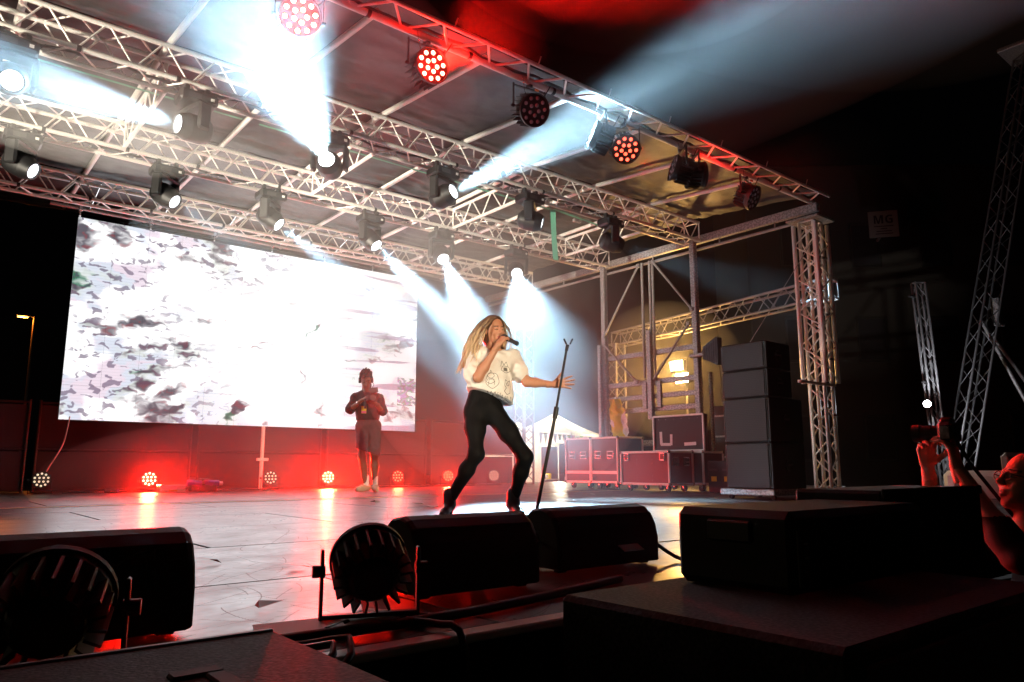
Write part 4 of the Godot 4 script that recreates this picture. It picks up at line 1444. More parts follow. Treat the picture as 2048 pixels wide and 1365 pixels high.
	par_cable("thick black cable along the stage lip from the left monitor to the middle one", [Vector3(0.3, 0.014, -1.66), Vector3(0.55, 0.014, -1.62), Vector3(0.8, 0.014, -1.6), Vector3(1.1, 0.014, -1.6), Vector3(1.5, 0.014, -1.66), Vector3(1.9, 0.014, -1.75)], 0.013, M.cable)
	par_cable("black cable looping over the stage edge beside the left bass cabinet", [Vector3(0.62, 0.014, -1.55), Vector3(0.68, 0.02, -1.48), Vector3(0.72, 0.03, -1.44), Vector3(0.70, 0.02, -1.40), Vector3(0.64, -0.05, -1.39), Vector3(0.6, -0.25, -1.40)], 0.008, M.cable)
	par_cable("second black cable looping over the stage edge beside the left bass cabinet", [Vector3(0.6, 0.014, -1.58), Vector3(0.7, 0.016, -1.53), Vector3(0.77, 0.03, -1.47), Vector3(0.75, 0.01, -1.42), Vector3(0.68, -0.08, -1.40), Vector3(0.64, -0.3, -1.4)], 0.008, M.cable)
	par_cable("black cable hanging over the stage edge in the gap", [Vector3(1.0, 0.014, -1.62), Vector3(1.02, 0.02, -1.5), Vector3(1.03, 0.014, -1.44), Vector3(1.035, -0.1, -1.41), Vector3(1.04, -0.4, -1.42)], 0.009, M.cable)
	par_cable("cable between the middle and right monitors", [Vector3(1.66, 0.1, -2.0), Vector3(1.74, 0.085, -2.02), Vector3(1.85, 0.11, -2.1)], 0.007, M.cable)
	par_cable("cable slung between right monitor and front speaker", [Vector3(2.42, 0.1, -2.08), Vector3(2.5, 0.02, -2.0), Vector3(2.45, 0.014, -1.85), Vector3(2.3, 0.02, -1.7)], 0.008, M.cable)


func tent(label: String, at: Vector3, w: float) -> void:
	var t := thing("market_tent", label, "tent", at, 0.35, "market tents beyond the stage")
	var cloth: Material = M.tent_cloth
	var h := w / 2
	var mb := MB.new()
	var apex := Vector3(0, 3.55, 0)
	for s in [[Vector3(-h, 2.75, h), Vector3(h, 2.75, h), Vector3.BACK], [Vector3(h, 2.75, h), Vector3(h, 2.75, -h), Vector3.RIGHT], [Vector3(h, 2.75, -h), Vector3(-h, 2.75, -h), Vector3.FORWARD], [Vector3(-h, 2.75, -h), Vector3(-h, 2.75, h), Vector3.LEFT]]:
		for i in 6:
			for k in 6:
				var p := func(u: float, v: float) -> Vector3:
					return s[0].lerp(s[1], u).lerp(apex, v) - Vector3(0, 0.12 * sin(v * PI) * (0.6 + 0.4 * sin(u * PI)), 0)
				mb.face([p.call(i / 6.0, k / 6.0), p.call((i + 1) / 6.0, k / 6.0), p.call((i + 1) / 6.0, (k + 1) / 6.0), p.call(i / 6.0, (k + 1) / 6.0)], s[2] + Vector3.UP)
		mb.face([s[0], s[1], s[1] - Vector3(0, 0.28, 0), s[0] - Vector3(0, 0.28, 0)], s[2])
	part(t, "canopy", mb.mesh(), cloth)
	for a in [-1, 1]:
		for b in [-1, 1]:
			pipe(t, "leg", Vector3(a * (h - 0.03), 0, b * (h - 0.03)), Vector3(a * (h - 0.03), 2.75, b * (h - 0.03)), 0.03, M.white_paint)
	block(t, "counter", Vector3(0, 0.5, h - 0.3), Vector3(w - 0.2, 1.0, 0.5), mat("counter", 0.25, 0.22, 0.3, 0.7), 0.02)
	block(t, "counter_top", Vector3(0, 1.02, h - 0.3), Vector3(w, 0.04, 0.6), M.white_paint, 0.005)
	for i in 8:
		block(t, "goods", Vector3(-h + 0.4 + i * (w - 0.8) / 7.0, 1.04 + 0.12, h - 0.35), Vector3(0.2, 0.16 + 0.08 * (i % 3), 0.2), [M.white_paint, M.hi_vis, M.purple_plastic][i % 3], 0.02)
	block(t, "back_cloth", Vector3(0, 1.5, -h + 0.05), Vector3(w - 0.1, 2.2, 0.02), cloth, 0.0)
	var bulb := MB.new()
	bulb.lathe(Transform3D(Basis.IDENTITY, Vector3(0, 2.55, 0.2)), [Vector2(0, -0.09), Vector2(0.06, -0.06), Vector2(0.085, 0.0), Vector2(0.05, 0.07), Vector2(0.03, 0.1)], 16)
	part(t, "bulb_light", bulb.mesh(), M.white_bulb)
	pipe(t, "bulb_cord", Vector3(0, 2.65, 0.2), Vector3(0, 3.4, 0.05), 0.008, M.cable)
	omni(t, Vector3(0, 2.55, 0.2), 7.0, Color(1.0, 0.93, 0.8), 0.08)


func outside() -> void:
	var tc := mat("tent_cloth", 0.75, 0.73, 0.68, 0.8)
	tc.backlight_enabled = true
	tc.backlight = Color(0.8, 0.78, 0.7)
	tent("white market tent with bunting behind the flight cases", Vector3(18.9, -1.2, -20.5), 2.7)
	tent("white market tent farther off, just left of the microphone stand", Vector3(21.3, -1.2, -25.5), 2.7)
	var bt := thing("bunting", "string of coloured triangular flags in front of the white tents", "bunting", Vector3(17.5, 1.45, -18.6))
	var cols := [M.paper, M.hi_vis, mat("flag_pink", 0.75, 0.2, 0.3, 0.7), M.white_paint, mat("flag_green", 0.35, 0.65, 0.15, 0.7)]
	pipe(bt, "string", Vector3(-1.6, 0.0, 0.6), Vector3(2.2, 0.0, -0.7), 0.01, M.white_paint)
	for i in 12:
		var mb := MB.new()
		mb.prism(Transform3D(Basis(Vector3.UP, 0.33), Vector3(-1.5 + i * 0.31, 0, 0.57 - i * 0.106)), [Vector2(-0.13, 0), Vector2(0.13, 0), Vector2(0.0, -0.36)], 0.006)
		part(bt, "flag", mb.mesh(), cols[i % 5])
	# lattice masts on the right
	var m1 := thing("crane_mast", "tall leaning lattice mast at the right edge of the picture", "lattice mast", Vector3(20.3, -1.2, -7.9))
	var lean := Vector3(4.19, 13.5, 1.75)
	lattice(m1, Vector3(-0.25, 0, 0.2), lean + Vector3(-0.25, 0, 0.2), Vector3(0.36, 0, 0.28), Vector3(0.28, 0, -0.36), 0.55, 0.03, 0.012, M.dull_steel)
	block(m1, "head_plate", lean + Vector3(-0.1, 0.1, 0.1), Vector3(1.3, 0.12, 0.9), M.galvanised, 0.02)
	block(m1, "junction_box", lean * 0.41 + Vector3(0.3, 0.1, 0.4), Vector3(0.3, 0.75, 0.2), M.galvanised, 0.02)
	for e in [[Vector3(2.4, 0.0, 2.6)], [Vector3(5.6, 0.0, 2.6)]]:
		pipe(m1, "stay", lean * 0.4 + Vector3(0.1, 0, 0.1), e[0], 0.045, M.galvanised)
	var m2 := thing("light_mast", "thin short lattice mast left of the leaning one", "lattice mast", Vector3(20.25, -1.2, -8.05))
	lattice(m2, Vector3(0.5, 0, 0.1), Vector3(-0.48, 6.25, 0.28), Vector3(0.2, 0, 0.15), Vector3(0.1, 0, -0.14), 0.4, 0.03, 0.012, M.dull_steel)
	for y in [2.2, 3.7, 5.9]:
		block(m2, "clamp", Vector3(0.5 - 0.157 * y, y, 0.15), Vector3(0.3, 0.05, 0.1), M.black_metal, 0.01)
	var wk := thing("work_lamp", "small dazzling white lamp on the thin mast above the photographer's camera", "lamp", Vector3(19.68, 1.92, -7.72))
	block(wk, "housing", Vector3(0.1, 0, -0.04), Vector3(0.14, 0.16, 0.16), M.black_metal, 0.02)
	var wb := MB.new()
	wb.lathe(Transform3D(towards(Vector3(-0.93, -0.06, 0.36)), Vector3(0.0, 0, 0.0)), [Vector2(0.085, 0.0), Vector2(0.06, 0.035), Vector2(0, 0.05)], 18)
	part(wk, "bulb_light", wb.mesh(), M.white_bulb)
	omni(wk, Vector3(-0.1, 0, 0.04), 6.0, Color(0.95, 0.96, 1.0), 0.05)
	# street lamps far off
	for e in [[Vector3(5.13, 9.29, -52.9), "orange street lamp far away left of the screen", 10.0], [Vector3(38.7, 7.03, -19.25), "orange street lamp far away behind the corner tower", 6.0]]:
		var l := thing("street_lamp", e[1], "street lamp", Vector3(e[0].x, -1.2, e[0].z), 0, "far street lamps")
		var top: float = e[0].y + 1.2
		pipe(l, "pole", Vector3(0.6, 0, 0), Vector3(0.6, top + 0.1, 0), 0.07, M.dull_steel)
		pipe(l, "arm", Vector3(0.6, top + 0.1, 0), Vector3(0, top + 0.16, 0), 0.05, M.dull_steel)
		block(l, "lamp_housing", Vector3(0, top + 0.13, 0), Vector3(0.75, 0.12, 0.3), M.galvanised, 0.03)
		block(l, "bulb_light", Vector3(0, top + 0.03, 0), Vector3(0.55, 0.07, 0.2), M.sodium_bulb, 0.02)
		omni(l, Vector3(0, top - 0.08, 0), e[2], Color(1.0, 0.5, 0.14), 0.1)
	# a dark building with a sign
	var hb := thing("dark_building", "large dark building far behind the right side of the stage", "building", Vector3(31.0, -1.2, -12.6), -0.72)
	block(hb, "wall", Vector3(0, 6.5, 0), Vector3(14.0, 13.0, 5.0), mat("dark_brick", 0.02, 0.018, 0.017, 0.9), 0.05)
	for i in 5:
		for k in 3:
			var wd := block(hb, "window", Vector3(-5.2 + i * 2.6, 2.6 + k * 3.6, 2.52), Vector3(1.1, 1.7, 0.06), M.black_metal, 0.01)
			block(wd, "pane", Vector3(0, 0, 0.032), Vector3(0.95, 1.5, 0.01), M.dark_glass, 0.0)
	var sg := thing("sign_board", "pale square sign board with dark letters high on the dark building", "sign", Vector3(25.9, 8.75, -11.05), -0.95)
	block(sg, "board", Vector3.ZERO, Vector3(0.95, 0.95, 0.04), mat("aged_board", 0.2, 0.17, 0.15, 0.7), 0.004)
	var tm := TextMesh.new()
	tm.text = "MG"
	var sf := SystemFont.new()
	sf.font_names = PackedStringArray(["Droid Sans"])
	sf.font_weight = 800
	tm.font = sf
	tm.font_size = 48
	tm.pixel_size = 0.0085
	tm.depth = 0.01
	part(sg, "lettering", tm, M.black_plastic, Transform3D(Basis.IDENTITY, Vector3(0, 0.16, 0.026)))
	for i in 4:
		block(sg, "text_line", Vector3(0, -0.08 - i * 0.09, 0.023), Vector3([0.62, 0.22, 0.5, 0.56][i], 0.03, 0.004), M.black_plastic, 0.0)
	block(sg, "bracket", Vector3(0.2, 0, -1.2), Vector3(0.08, 0.08, 2.4), M.galvanised, 0.01)
	# a pale trailer behind the photographer
	var tr := thing("trailer", "pale trailer with a square lamp unit behind the photographer", "trailer", Vector3(10.6, -1.2, -3.2), -1.18)
	block(tr, "body", Vector3(0, 0.95, -0.6), Vector3(1.5, 1.15, 1.6), M.white_paint, 0.06)
	var lu := block(tr, "lamp_unit", Vector3(0.02, 1.6, 0.1), Vector3(0.36, 0.3, 0.2), M.grille, 0.05)
	block(lu, "lens", Vector3(0, 0, 0.101), Vector3(0.24, 0.2, 0.012), M.dark_glass, 0.02)
	for a in [-1, 1]:
		pipe(tr, "wheel", Vector3(0.7 * a - 0.08, 0.3, -0.6), Vector3(0.7 * a + 0.08, 0.3, -0.6), 0.3, M.rubber)


func hand(mb: MB, wrist: Vector3, dir: Vector3, palm: Vector3, side: float, curls: Array, spread := 0.1, thumb_curl := 0.4, size := 1.0, paint = null) -> Dictionary:
	# dir: along the palm; palm: out of the palm; side: which way the thumb lies
	var d := dir.normalized()
	var n := (palm - d * palm.dot(d)).normalized()
	var s := d.cross(n)
	var f := Field.new(wrist + d * 0.07 * size - Vector3.ONE * 0.135 * size, wrist + d * 0.07 * size + Vector3.ONE * 0.135 * size, 0.0038)
	f.cap(wrist - d * 0.05 * size, wrist + d * 0.012, 0.0245 * size, 0.025 * size, 0.012)
	var off := [0.031, 0.011, -0.010, -0.029]
	var lens := [0.92, 1.0, 0.94, 0.76]
	var tips := []
	for i in 4:
		var o: float = off[i] * side * size
		var k: Vector3 = wrist + d * (0.088 - 0.006 * absf(i - 1.2)) * size + s * o
		f.cap(wrist + d * 0.012 + s * o * 0.55, k, 0.0155 * size, 0.0115 * size, 0.012)
		var a: float = (1.5 - i) * spread * side
		var p := k
		var dd := (d * cos(a) + s * sin(a)).normalized()
		var c: float = curls[i]
		for j in 3:
			dd = dd.rotated(dd.cross(n).normalized(), c * [0.75, 1.0, 0.7][j])
			var nx2: Vector3 = p + dd * [0.044, 0.027, 0.022][j] * lens[i] * size
			f.cap(p, nx2, [0.0098, 0.0088, 0.0078][j] * size, [0.0088, 0.0078, 0.0068][j] * size, 0.004)
			p = nx2
		tips.append(p)
	var r := wrist + d * 0.02 * size + s * side * 0.026 * size + n * 0.006
	var td := (s * side * 0.75 + d * 0.6 + n * 0.3).normalized()
	var ax := td.cross((n - s * side * 0.9).normalized()).normalized()
	f.cap(wrist + d * 0.01, r + td * 0.02, 0.019 * size, 0.0135 * size, 0.012)
	var p2 := r
	for j in 3:
		var q: Vector3 = p2 + td * [0.042, 0.032, 0.026][j] * size
		f.cap(p2, q, [0.0135, 0.0108, 0.0095][j] * size, [0.0108, 0.0095, 0.0078][j] * size, 0.005)
		p2 = q
		td = td.rotated(ax, thumb_curl)
	f.into(mb, paint)
	return {"tips": tips, "thumb": p2, "middle": wrist + d * 0.08 * size}


func head(mb: MB, at: Vector3, fwd: Vector3, up: Vector3, size: float, skin: Color, lips: Color, brow: Color, jaw := 1.0) -> Basis:
	var z := fwd.normalized()
	var x := up.cross(z).normalized()
	var b := Basis(x, z.cross(x), z)
	var f := Field.new(at - Vector3.ONE * 0.19 * size, at + Vector3.ONE * 0.17 * size, 0.004)
	var g := func(v: Vector3) -> Vector3: return at + b * (v * size)
	f.ell(g.call(Vector3(0, 0.035, -0.012)), Vector3(0.074, 0.086, 0.094) * size, b, 0.02)
	f.ell(g.call(Vector3(0, -0.025, 0.03)), Vector3(0.061, 0.078, 0.058) * size, b, 0.03)
	f.ell(g.call(Vector3(0, -0.075, 0.035)), Vector3(0.045 * jaw, 0.034, 0.046) * size, b, 0.03)
	f.ell(g.call(Vector3(0, -0.098, 0.066)), Vector3(0.02, 0.016, 0.018) * size, b, 0.02)
	for s in [-1, 1]:
		f.ell(g.call(Vector3(0.036 * s, -0.022, 0.062)), Vector3(0.022, 0.018, 0.02) * size, b, 0.02)
		f.ell(g.call(Vector3(0.031 * s, 0.008, 0.09)), Vector3(0.018, 0.011, 0.014) * size, b, 0.012, true)
		f.ell(g.call(Vector3(0.030 * s, 0.006, 0.074)), Vector3(0.0125, 0.0115, 0.0125) * size, b, 0.003)
		f.cap(g.call(Vector3(0.014 * s, 0.026, 0.086)), g.call(Vector3(0.048 * s, 0.024, 0.074)), 0.006 * size, 0.005 * size, 0.012)
		f.ell(g.call(Vector3(0.077 * s, -0.005, -0.006)), Vector3(0.008, 0.03, 0.018) * size, b, 0.006)
		f.ell(g.call(Vector3(0.009 * s, -0.03, 0.098)), Vector3(0.008, 0.007, 0.009) * size, b, 0.006)
	f.cap(g.call(Vector3(0, 0.018, 0.088)), g.call(Vector3(0, -0.024, 0.109)), 0.007 * size, 0.0105 * size, 0.012)
	f.ell(g.call(Vector3(0, -0.056, 0.086)), Vector3(0.021, 0.006, 0.011) * size, b, 0.006)
	f.ell(g.call(Vector3(0, -0.068, 0.084)), Vector3(0.019, 0.007, 0.011) * size, b, 0.006)
	f.ell(g.call(Vector3(0, -0.062, 0.098)), Vector3(0.02, 0.0022, 0.008) * size, b, 0.003, true)
	f.cap(g.call(Vector3(0, -0.05, -0.015)), g.call(Vector3(0, -0.165, -0.03)), 0.047 * size, 0.052 * size, 0.03)
	var inv := b.inverse()
	f.into(mb, func(p: Vector3) -> Color:
		var q := inv * (p - at) / size
		if q.z > 0.06:
			if absf(q.x) < 0.021 and q.y < -0.051 and q.y > -0.075 and q.z > 0.078:
				return lips
			if absf(absf(q.x) - 0.032) < 0.019 and absf(q.y - 0.029 + absf(q.x) * 0.05) < 0.0042:
				return brow
			if absf(absf(q.x) - 0.030) < 0.014 and absf(q.y - 0.001) < 0.003:
				return brow
		return skin)
	return b


func skinny(called: String, r: float, g: float, b: float) -> StandardMaterial3D:
	var m := mat(called, 1, 1, 1, 0.45)
	m.vertex_color_use_as_albedo = true
	m.subsurf_scatter_enabled = true
	m.subsurf_scatter_strength = 0.12
	bump(m, 0.2, 98, 14.0, 0.06)
	M[called].set_meta("base", Color(r, g, b))
	return m


func strands(mb: MB, at: Vector3, b: Basis, n: int, size: float, len0: float, len1: float, root: Color, tip: Color, fall: Vector3, wave: float) -> void:
	for i in n:
		var th := rng.randf_range(-2.75, 2.75)
		var ph := rng.randf_range(0.05, 1.0)
		if absf(th) < 0.75 and ph < 0.72:
			ph = 0.75 + rng.randf() * 0.25
		# th = 0 faces forward
		var q := Vector3(sin(th) * sqrt(1 - ph * ph) * 0.079, 0.035 + ph * 0.091, cos(th) * sqrt(1 - ph * ph) * 0.098 - 0.012)
		var p := at + b * (q * size)
		var side := signf(q.x) if absf(q.x) > 0.004 else (1.0 if rng.randf() < 0.5 else -1.0)
		var l := rng.randf_range(len0, len1)
		var dirn := (b * Vector3(side * 0.8, 0.12, -0.55 if q.z < 0.05 else 0.1)).normalized()
		var pts := [p]
		var rad := []
		var steps := 12
		var w0 := rng.randf() * TAU
		for k in steps:
			var t := (k + 1.0) / steps
			dirn = dirn.lerp((fall + b * Vector3(side * 0.10, 0, -0.10)).normalized(), 0.36).normalized()
			p += dirn * l / steps
			# keep clear of the skull
			var e: Vector3 = b.inverse() * (p - at) / size - Vector3(0, 0.03, -0.012)
			var r := Vector3(e.x / 0.084, e.y / 0.1, e.z / 0.104).length()
			if r < 1.0 and e.y > -0.13:
				p = at + b * ((e / maxf(r, 0.05) + Vector3(0, 0.03, -0.012)) * size)
			pts.append(p + (b * Vector3(sin(w0 + t * 9.0), 0, cos(w0 * 1.7 + t * 8.0))) * wave * t)
		for k in pts.size():
			rad.append(lerpf(0.0052, 0.0018, float(k) / pts.size()) * size)
		var last := -1
		var x := Vector3.ZERO
		for k in pts.size():
			var tt: Vector3 = (pts[mini(k + 1, pts.size() - 1)] - pts[maxi(k - 1, 0)]).normalized()
			if x == Vector3.ZERO:
				x = tt.cross(Vector3(0.2, 0.9, 0.3)).normalized()
			x = (x - tt * x.dot(tt)).normalized()
			mb.col = root.lerp(tip, smoothstep(0.08, 0.6, float(k) / pts.size() + (i % 7) * 0.02))
			var rr := mb.ring(pts[k], x, tt.cross(x), rad[k], 5)
			if last >= 0:
				mb.band(last, rr, 5)
			last = rr


func shirt_print() -> ImageTexture:
	# line drawings and a few words in dark ink
	var im := Image.create(512, 512, false, Image.FORMAT_RGBA8)
	im.fill(Color(1, 1, 1))
	var ink := Color(0.12, 0.1, 0.1)
	var pen := func(pts: Array) -> void:
		for i in pts.size() - 1:
			var a: Vector2 = pts[i]
			var b: Vector2 = pts[i + 1]
			var n := int(a.distance_to(b)) + 1
			for k in n + 1:
				var p := a.lerp(b, float(k) / n)
				im.fill_rect(Rect2i(int(p.x), int(p.y), 2, 2), ink)
	var oval := func(c: Vector2, r: Vector2, wob: float) -> void:
		var pts := []
		for i in 25:
			var a := TAU * i / 24
			pts.append(c + Vector2(cos(a) * r.x, sin(a) * r.y) * (1 + wob * sin(a * 5)))
		pen.call(pts)
	oval.call(Vector2(262, 270), Vector2(44, 52), 0.05)
	oval.call(Vector2(252, 236), Vector2(22, 18), 0.04)
	oval.call(Vector2(250, 275), Vector2(26, 16), 0.1)
	pen.call([Vector2(236, 300), Vector2(240, 262), Vector2(272, 262), Vector2(276, 298)])
	pen.call([Vector2(246, 216), Vector2(250, 200), Vector2(258, 214)])
	oval.call(Vector2(352, 188), Vector2(30, 24), 0.08)
	for i in 9:
		pen.call([Vector2(338 + i * 3, 178), Vector2(338 + i * 3, 200)])
	pen.call([Vector2(318, 170), Vector2(326, 130), Vector2(340, 158), Vector2(356, 134), Vector2(366, 160)])
	pen.call([Vector2(350, 262), Vector2(344, 300), Vector2(356, 318), Vector2(342, 340), Vector2(360, 362), Vector2(380, 352), Vector2(384, 300), Vector2(378, 262), Vector2(366, 276), Vector2(350, 262)])
	oval.call(Vector2(365, 292), Vector2(10, 9), 0.0)
	pen.call([Vector2(394, 258), Vector2(402, 244)])
	pen.call([Vector2(200, 190), Vector2(206, 150), Vector2(222, 172), Vector2(214, 196), Vector2(196, 206)])
	pen.call([Vector2(222, 372), Vector2(230, 340), Vector2(242, 368), Vector2(254, 342), Vector2(266, 368), Vector2(280, 346), Vector2(290, 370)])
	var glyphs := {"l": [[0, 0, 0, 10]], "i": [[0, 4, 0, 10], [0, 0, 0, 1]], "f": [[4, 0, 2, 1], [2, 1, 2, 10], [0, 4, 4, 4]], "e": [[0, 7, 5, 7], [5, 7, 4, 4], [4, 4, 1, 4], [1, 4, 0, 7], [0, 7, 1, 10], [1, 10, 5, 10]], "o": [[1, 4, 4, 4], [4, 4, 5, 7], [5, 7, 4, 10], [4, 10, 1, 10], [1, 10, 0, 7], [0, 7, 1, 4]], "n": [[0, 4, 0, 10], [0, 5, 4, 4], [4, 4, 5, 10]], "t": [[2, 1, 2, 10], [0, 4, 4, 4], [2, 10, 4, 10]], "h": [[0, 0, 0, 10], [0, 5, 4, 4], [4, 4, 5, 10]]}
	var x := 296.0
	for ch in "life on the":
		var row := 350.0 + (x - 296) * 0.28
		for st in glyphs.get(ch, []):
			pen.call([Vector2(x + st[0] * 1.7, row + st[1] * 2.4), Vector2(x + st[2] * 1.7, row + st[3] * 2.4)])
		x += 7.0 if ch in "li " else 14.0
	pen.call([Vector2(300, 392), Vector2(312, 386), Vector2(330, 398), Vector2(350, 394), Vector2(372, 408), Vector2(396, 410)])
	return ImageTexture.create_from_image(im)


func boot(f: Field, ankle: Vector3, toe: Vector3, heel: float) -> void:
	var d := Vector3(toe.x, 0, toe.z).normalized()
	var heel_p := Vector3(ankle.x, heel + 0.032, ankle.z) - d * 0.035
	f.cap(ankle + Vector3(0, 0.05, 0), ankle - Vector3(0, 0.02, 0), 0.052, 0.046, 0.02)
	f.cap(ankle - Vector3(0, 0.02, 0), heel_p, 0.046, 0.036, 0.03)
	f.cap(heel_p + d * 0.02, Vector3(ankle.x, 0.034, ankle.z) + d * 0.12, 0.038, 0.034, 0.03)
	f.cap(Vector3(ankle.x, 0.034, ankle.z) + d * 0.12, Vector3(ankle.x, 0.026, ankle.z) + d * 0.19, 0.034, 0.022, 0.02)
	if heel > 0.03:
		f.cap(heel_p - Vector3(0, 0.02, 0), Vector3(heel_p.x, 0.016, heel_p.z), 0.026, 0.016, 0.01)


func singer() -> void:
	var t := thing("person", "singer in a white printed T-shirt and black leggings singing into a microphone", "person", Vector3(3.60, 0.002, -4.74), deg_to_rad(-37.3))
	var skin := skinny("singer_skin", 0.5, 0.27, 0.17)
	var sc := Color(0.52, 0.25, 0.15)
	var an_l := Vector3(-0.262, 0.115, 0.02)
	var an_r := Vector3(0.236, 0.118, 0.0)
	var kn_l := Vector3(-0.055, 0.478, 0.10)
	var kn_r := Vector3(0.325, 0.45, 0.12)
	var hp_l := Vector3(-0.075, 0.83, 0.0)
	var hp_r := Vector3(0.085, 0.82, 0.0)
	var sh_l := Vector3(-0.085, 1.262, 0.02)
	var sh_r := Vector3(0.225, 1.25, -0.02)
	var el_l := Vector3(-0.045, 1.065, 0.17)
	var wr_l := Vector3(0.108, 1.318, 0.185)
	var el_r := Vector3(0.345, 1.045, 0.06)
	var wr_r := Vector3(0.548, 1.018, 0.13)
	var hd := Vector3(0.08, 1.465, 0.02)
	var fwd := Vector3(0.54, -0.05, 0.84)
	var f := Field.new(Vector3(-0.42, 0.05, -0.2), Vector3(0.66, 1.5, 0.36), 0.0125)
	for e in [[hp_l, kn_l, an_l], [hp_r, kn_r, an_r]]:
		f.chain([e[0], e[1], e[1].lerp(e[2], 0.35) + Vector3(0, 0, -0.02), e[2]], [0.075, 0.046, 0.046, 0.032], 0.04)
	f.chain([Vector3(0.0, 0.86, 0), Vector3(0.01, 0.98, 0.0), Vector3(0.06, 1.14, 0.0), Vector3(0.07, 1.25, 0.0)], [0.08, 0.085, 0.095, 0.085], 0.04)
	f.cap(sh_l, sh_r, 0.05, 0.05, 0.05)
	f.cap(Vector3(0.07, 1.26, 0), Vector3(0.078, 1.39, 0.01), 0.052, 0.046, 0.04)
	f.chain([sh_l, el_l, el_l.lerp(wr_l, 0.3), wr_l], [0.046, 0.037, 0.036, 0.024], 0.03)
	f.chain([sh_r, el_r, el_r.lerp(wr_r, 0.3), wr_r], [0.046, 0.037, 0.036, 0.024], 0.03)
	var mb := MB.new()
	f.into(mb, func(_p: Vector3) -> Color: return sc)
	mb.col = sc
	var plain := func(_p: Vector3) -> Color: return sc
	var mic_dir := Vector3(0.74, -0.46, 0.5).normalized()
	var mouth := hd + Vector3(0.055, -0.066, 0.088)
	hand(mb, wr_l, Vector3(0.46, 0.62, -0.12), Vector3(0.55, -0.35, -0.6), 1.0, [0.85, 0.95, 1.0, 1.0], 0.06, 0.45, 0.92, plain)
	hand(mb, wr_r, Vector3(1.0, 0.10, 0.12), Vector3(-0.1, -0.15, -1.0), 1.0, [0.1, 0.02, 0.0, 0.1], 0.2, 0.05, 0.95, plain)
	var b := head(mb, hd, fwd, Vector3(-0.06, 1, 0.02), 0.97, sc, Color(0.36, 0.1, 0.08), Color(0.08, 0.04, 0.025), 0.9)
	part(t, "body", mb.mesh(), skin)
	# hair
	mb = MB.new()
	var cap := Field.new(hd - Vector3.ONE * 0.16, hd + Vector3.ONE * 0.17, 0.006)
	cap.ell(hd + b * Vector3(0, 0.036, -0.024), Vector3(0.083, 0.098, 0.096), b, 0.01)
	cap.ell(hd + b * Vector3(0, -0.03, -0.05), Vector3(0.08, 0.1, 0.07), b, 0.03)
	cap.ell(hd + b * Vector3(0, -0.02, 0.10), Vector3(0.066, 0.105, 0.09), b, 0.01, true)
	var root := Color(0.1, 0.05, 0.028)
	var tip := Color(0.68, 0.5, 0.3)
	cap.into(mb, func(_p: Vector3) -> Color: return root)
	strands(mb, hd, b, 340, 0.98, 0.32, 0.47, root, tip, Vector3(-0.10, -1, 0.0), 0.034)
	var hm := mat("singer_hair", 1, 1, 1, 0.42)
	hm.vertex_color_use_as_albedo = true
	part(t, "hair", mb.mesh(), hm)
	# leggings
	f = Field.new(Vector3(-0.4, 0.1, -0.22), Vector3(0.5, 1.05, 0.28), 0.0125)
	for e in [[hp_l, kn_l, an_l], [hp_r, kn_r, an_r]]:
		f.chain([e[0] - Vector3(0, 0.02, 0), e[0].lerp(e[1], 0.45), e[1], e[1].lerp(e[2], 0.35) + Vector3(0, 0, -0.022), e[2]], [0.088, 0.075, 0.056, 0.055, 0.04], 0.045)
	f.chain([Vector3(0.0, 0.85, -0.02), Vector3(0.0, 0.93, 0.0), Vector3(0.005, 1.0, 0.0)], [0.115, 0.108, 0.098], 0.06)
	f.ell(Vector3(-0.055, 0.85, -0.075), Vector3(0.085, 0.09, 0.075), Basis.IDENTITY, 0.05)
	f.ell(Vector3(0.065, 0.845, -0.075), Vector3(0.085, 0.09, 0.075), Basis.IDENTITY, 0.05)
	f.wrinkle(noise(9.0, 91, 2), 0.006)
	mb = MB.new()
	f.into(mb)
	var lg := mat("leggings", 0.004, 0.004, 0.0045, 0.7)
	lg.metallic_specular = 0.25
	part(t, "leggings", mb.mesh(), lg)
	for e in [[an_l, Vector3(-0.25, 0, 1)], [an_r, Vector3(0.35, 0, 1)]]:
		f = Field.new(e[0] - Vector3(0.16, 0.13, 0.14), e[0] + Vector3(0.2, 0.13, 0.26), 0.009)
		boot(f, e[0], e[1], 0.05)
		mb = MB.new()
		f.into(mb)
		part(t, "boot", mb.mesh(), M.black_plastic)
	# T-shirt
	f = Field.new(Vector3(-0.3, 0.76, -0.24), Vector3(0.46, 1.4, 0.3), 0.0095)
	f.chain([Vector3(0.0, 0.86, 0.005), Vector3(0.015, 1.0, 0.01), Vector3(0.06, 1.14, 0.012), Vector3(0.07, 1.22, 0.0)], [0.142, 0.138, 0.128, 0.105], 0.07)
	f.ell(Vector3(0.11, 0.93, 0.03), Vector3(0.135, 0.2, 0.14), Basis.IDENTITY, 0.05)
	f.cap(sh_l + Vector3(0.01, -0.005, 0), sh_r + Vector3(-0.01, -0.005, 0), 0.066, 0.066, 0.05)
	f.cap(sh_l, sh_l.lerp(el_l, 0.55) + Vector3(-0.03, -0.03, 0), 0.066, 0.082, 0.035)
	f.cap(sh_r, sh_r.lerp(el_r, 0.5) + Vector3(0.0, -0.02, 0), 0.07, 0.085, 0.04)
	f.wrinkle(noise(4.2, 92, 3), 0.03)
	f.wrinkle(noise(13.0, 99, 2), 0.009)
	f.trim(Vector3(0.03, 0.925, 0), Vector3(-0.34, -1, 0.2).normalized())
	f.ell(Vector3(0.085, 1.345, 0.035), Vector3(0.075, 0.06, 0.085), Basis.IDENTITY, 0.012, true)
	mb = MB.new()
	f.into(mb)
	var ts := mat("t_shirt", 0.78, 0.75, 0.7, 0.85)
	ts.albedo_texture = shirt_print()
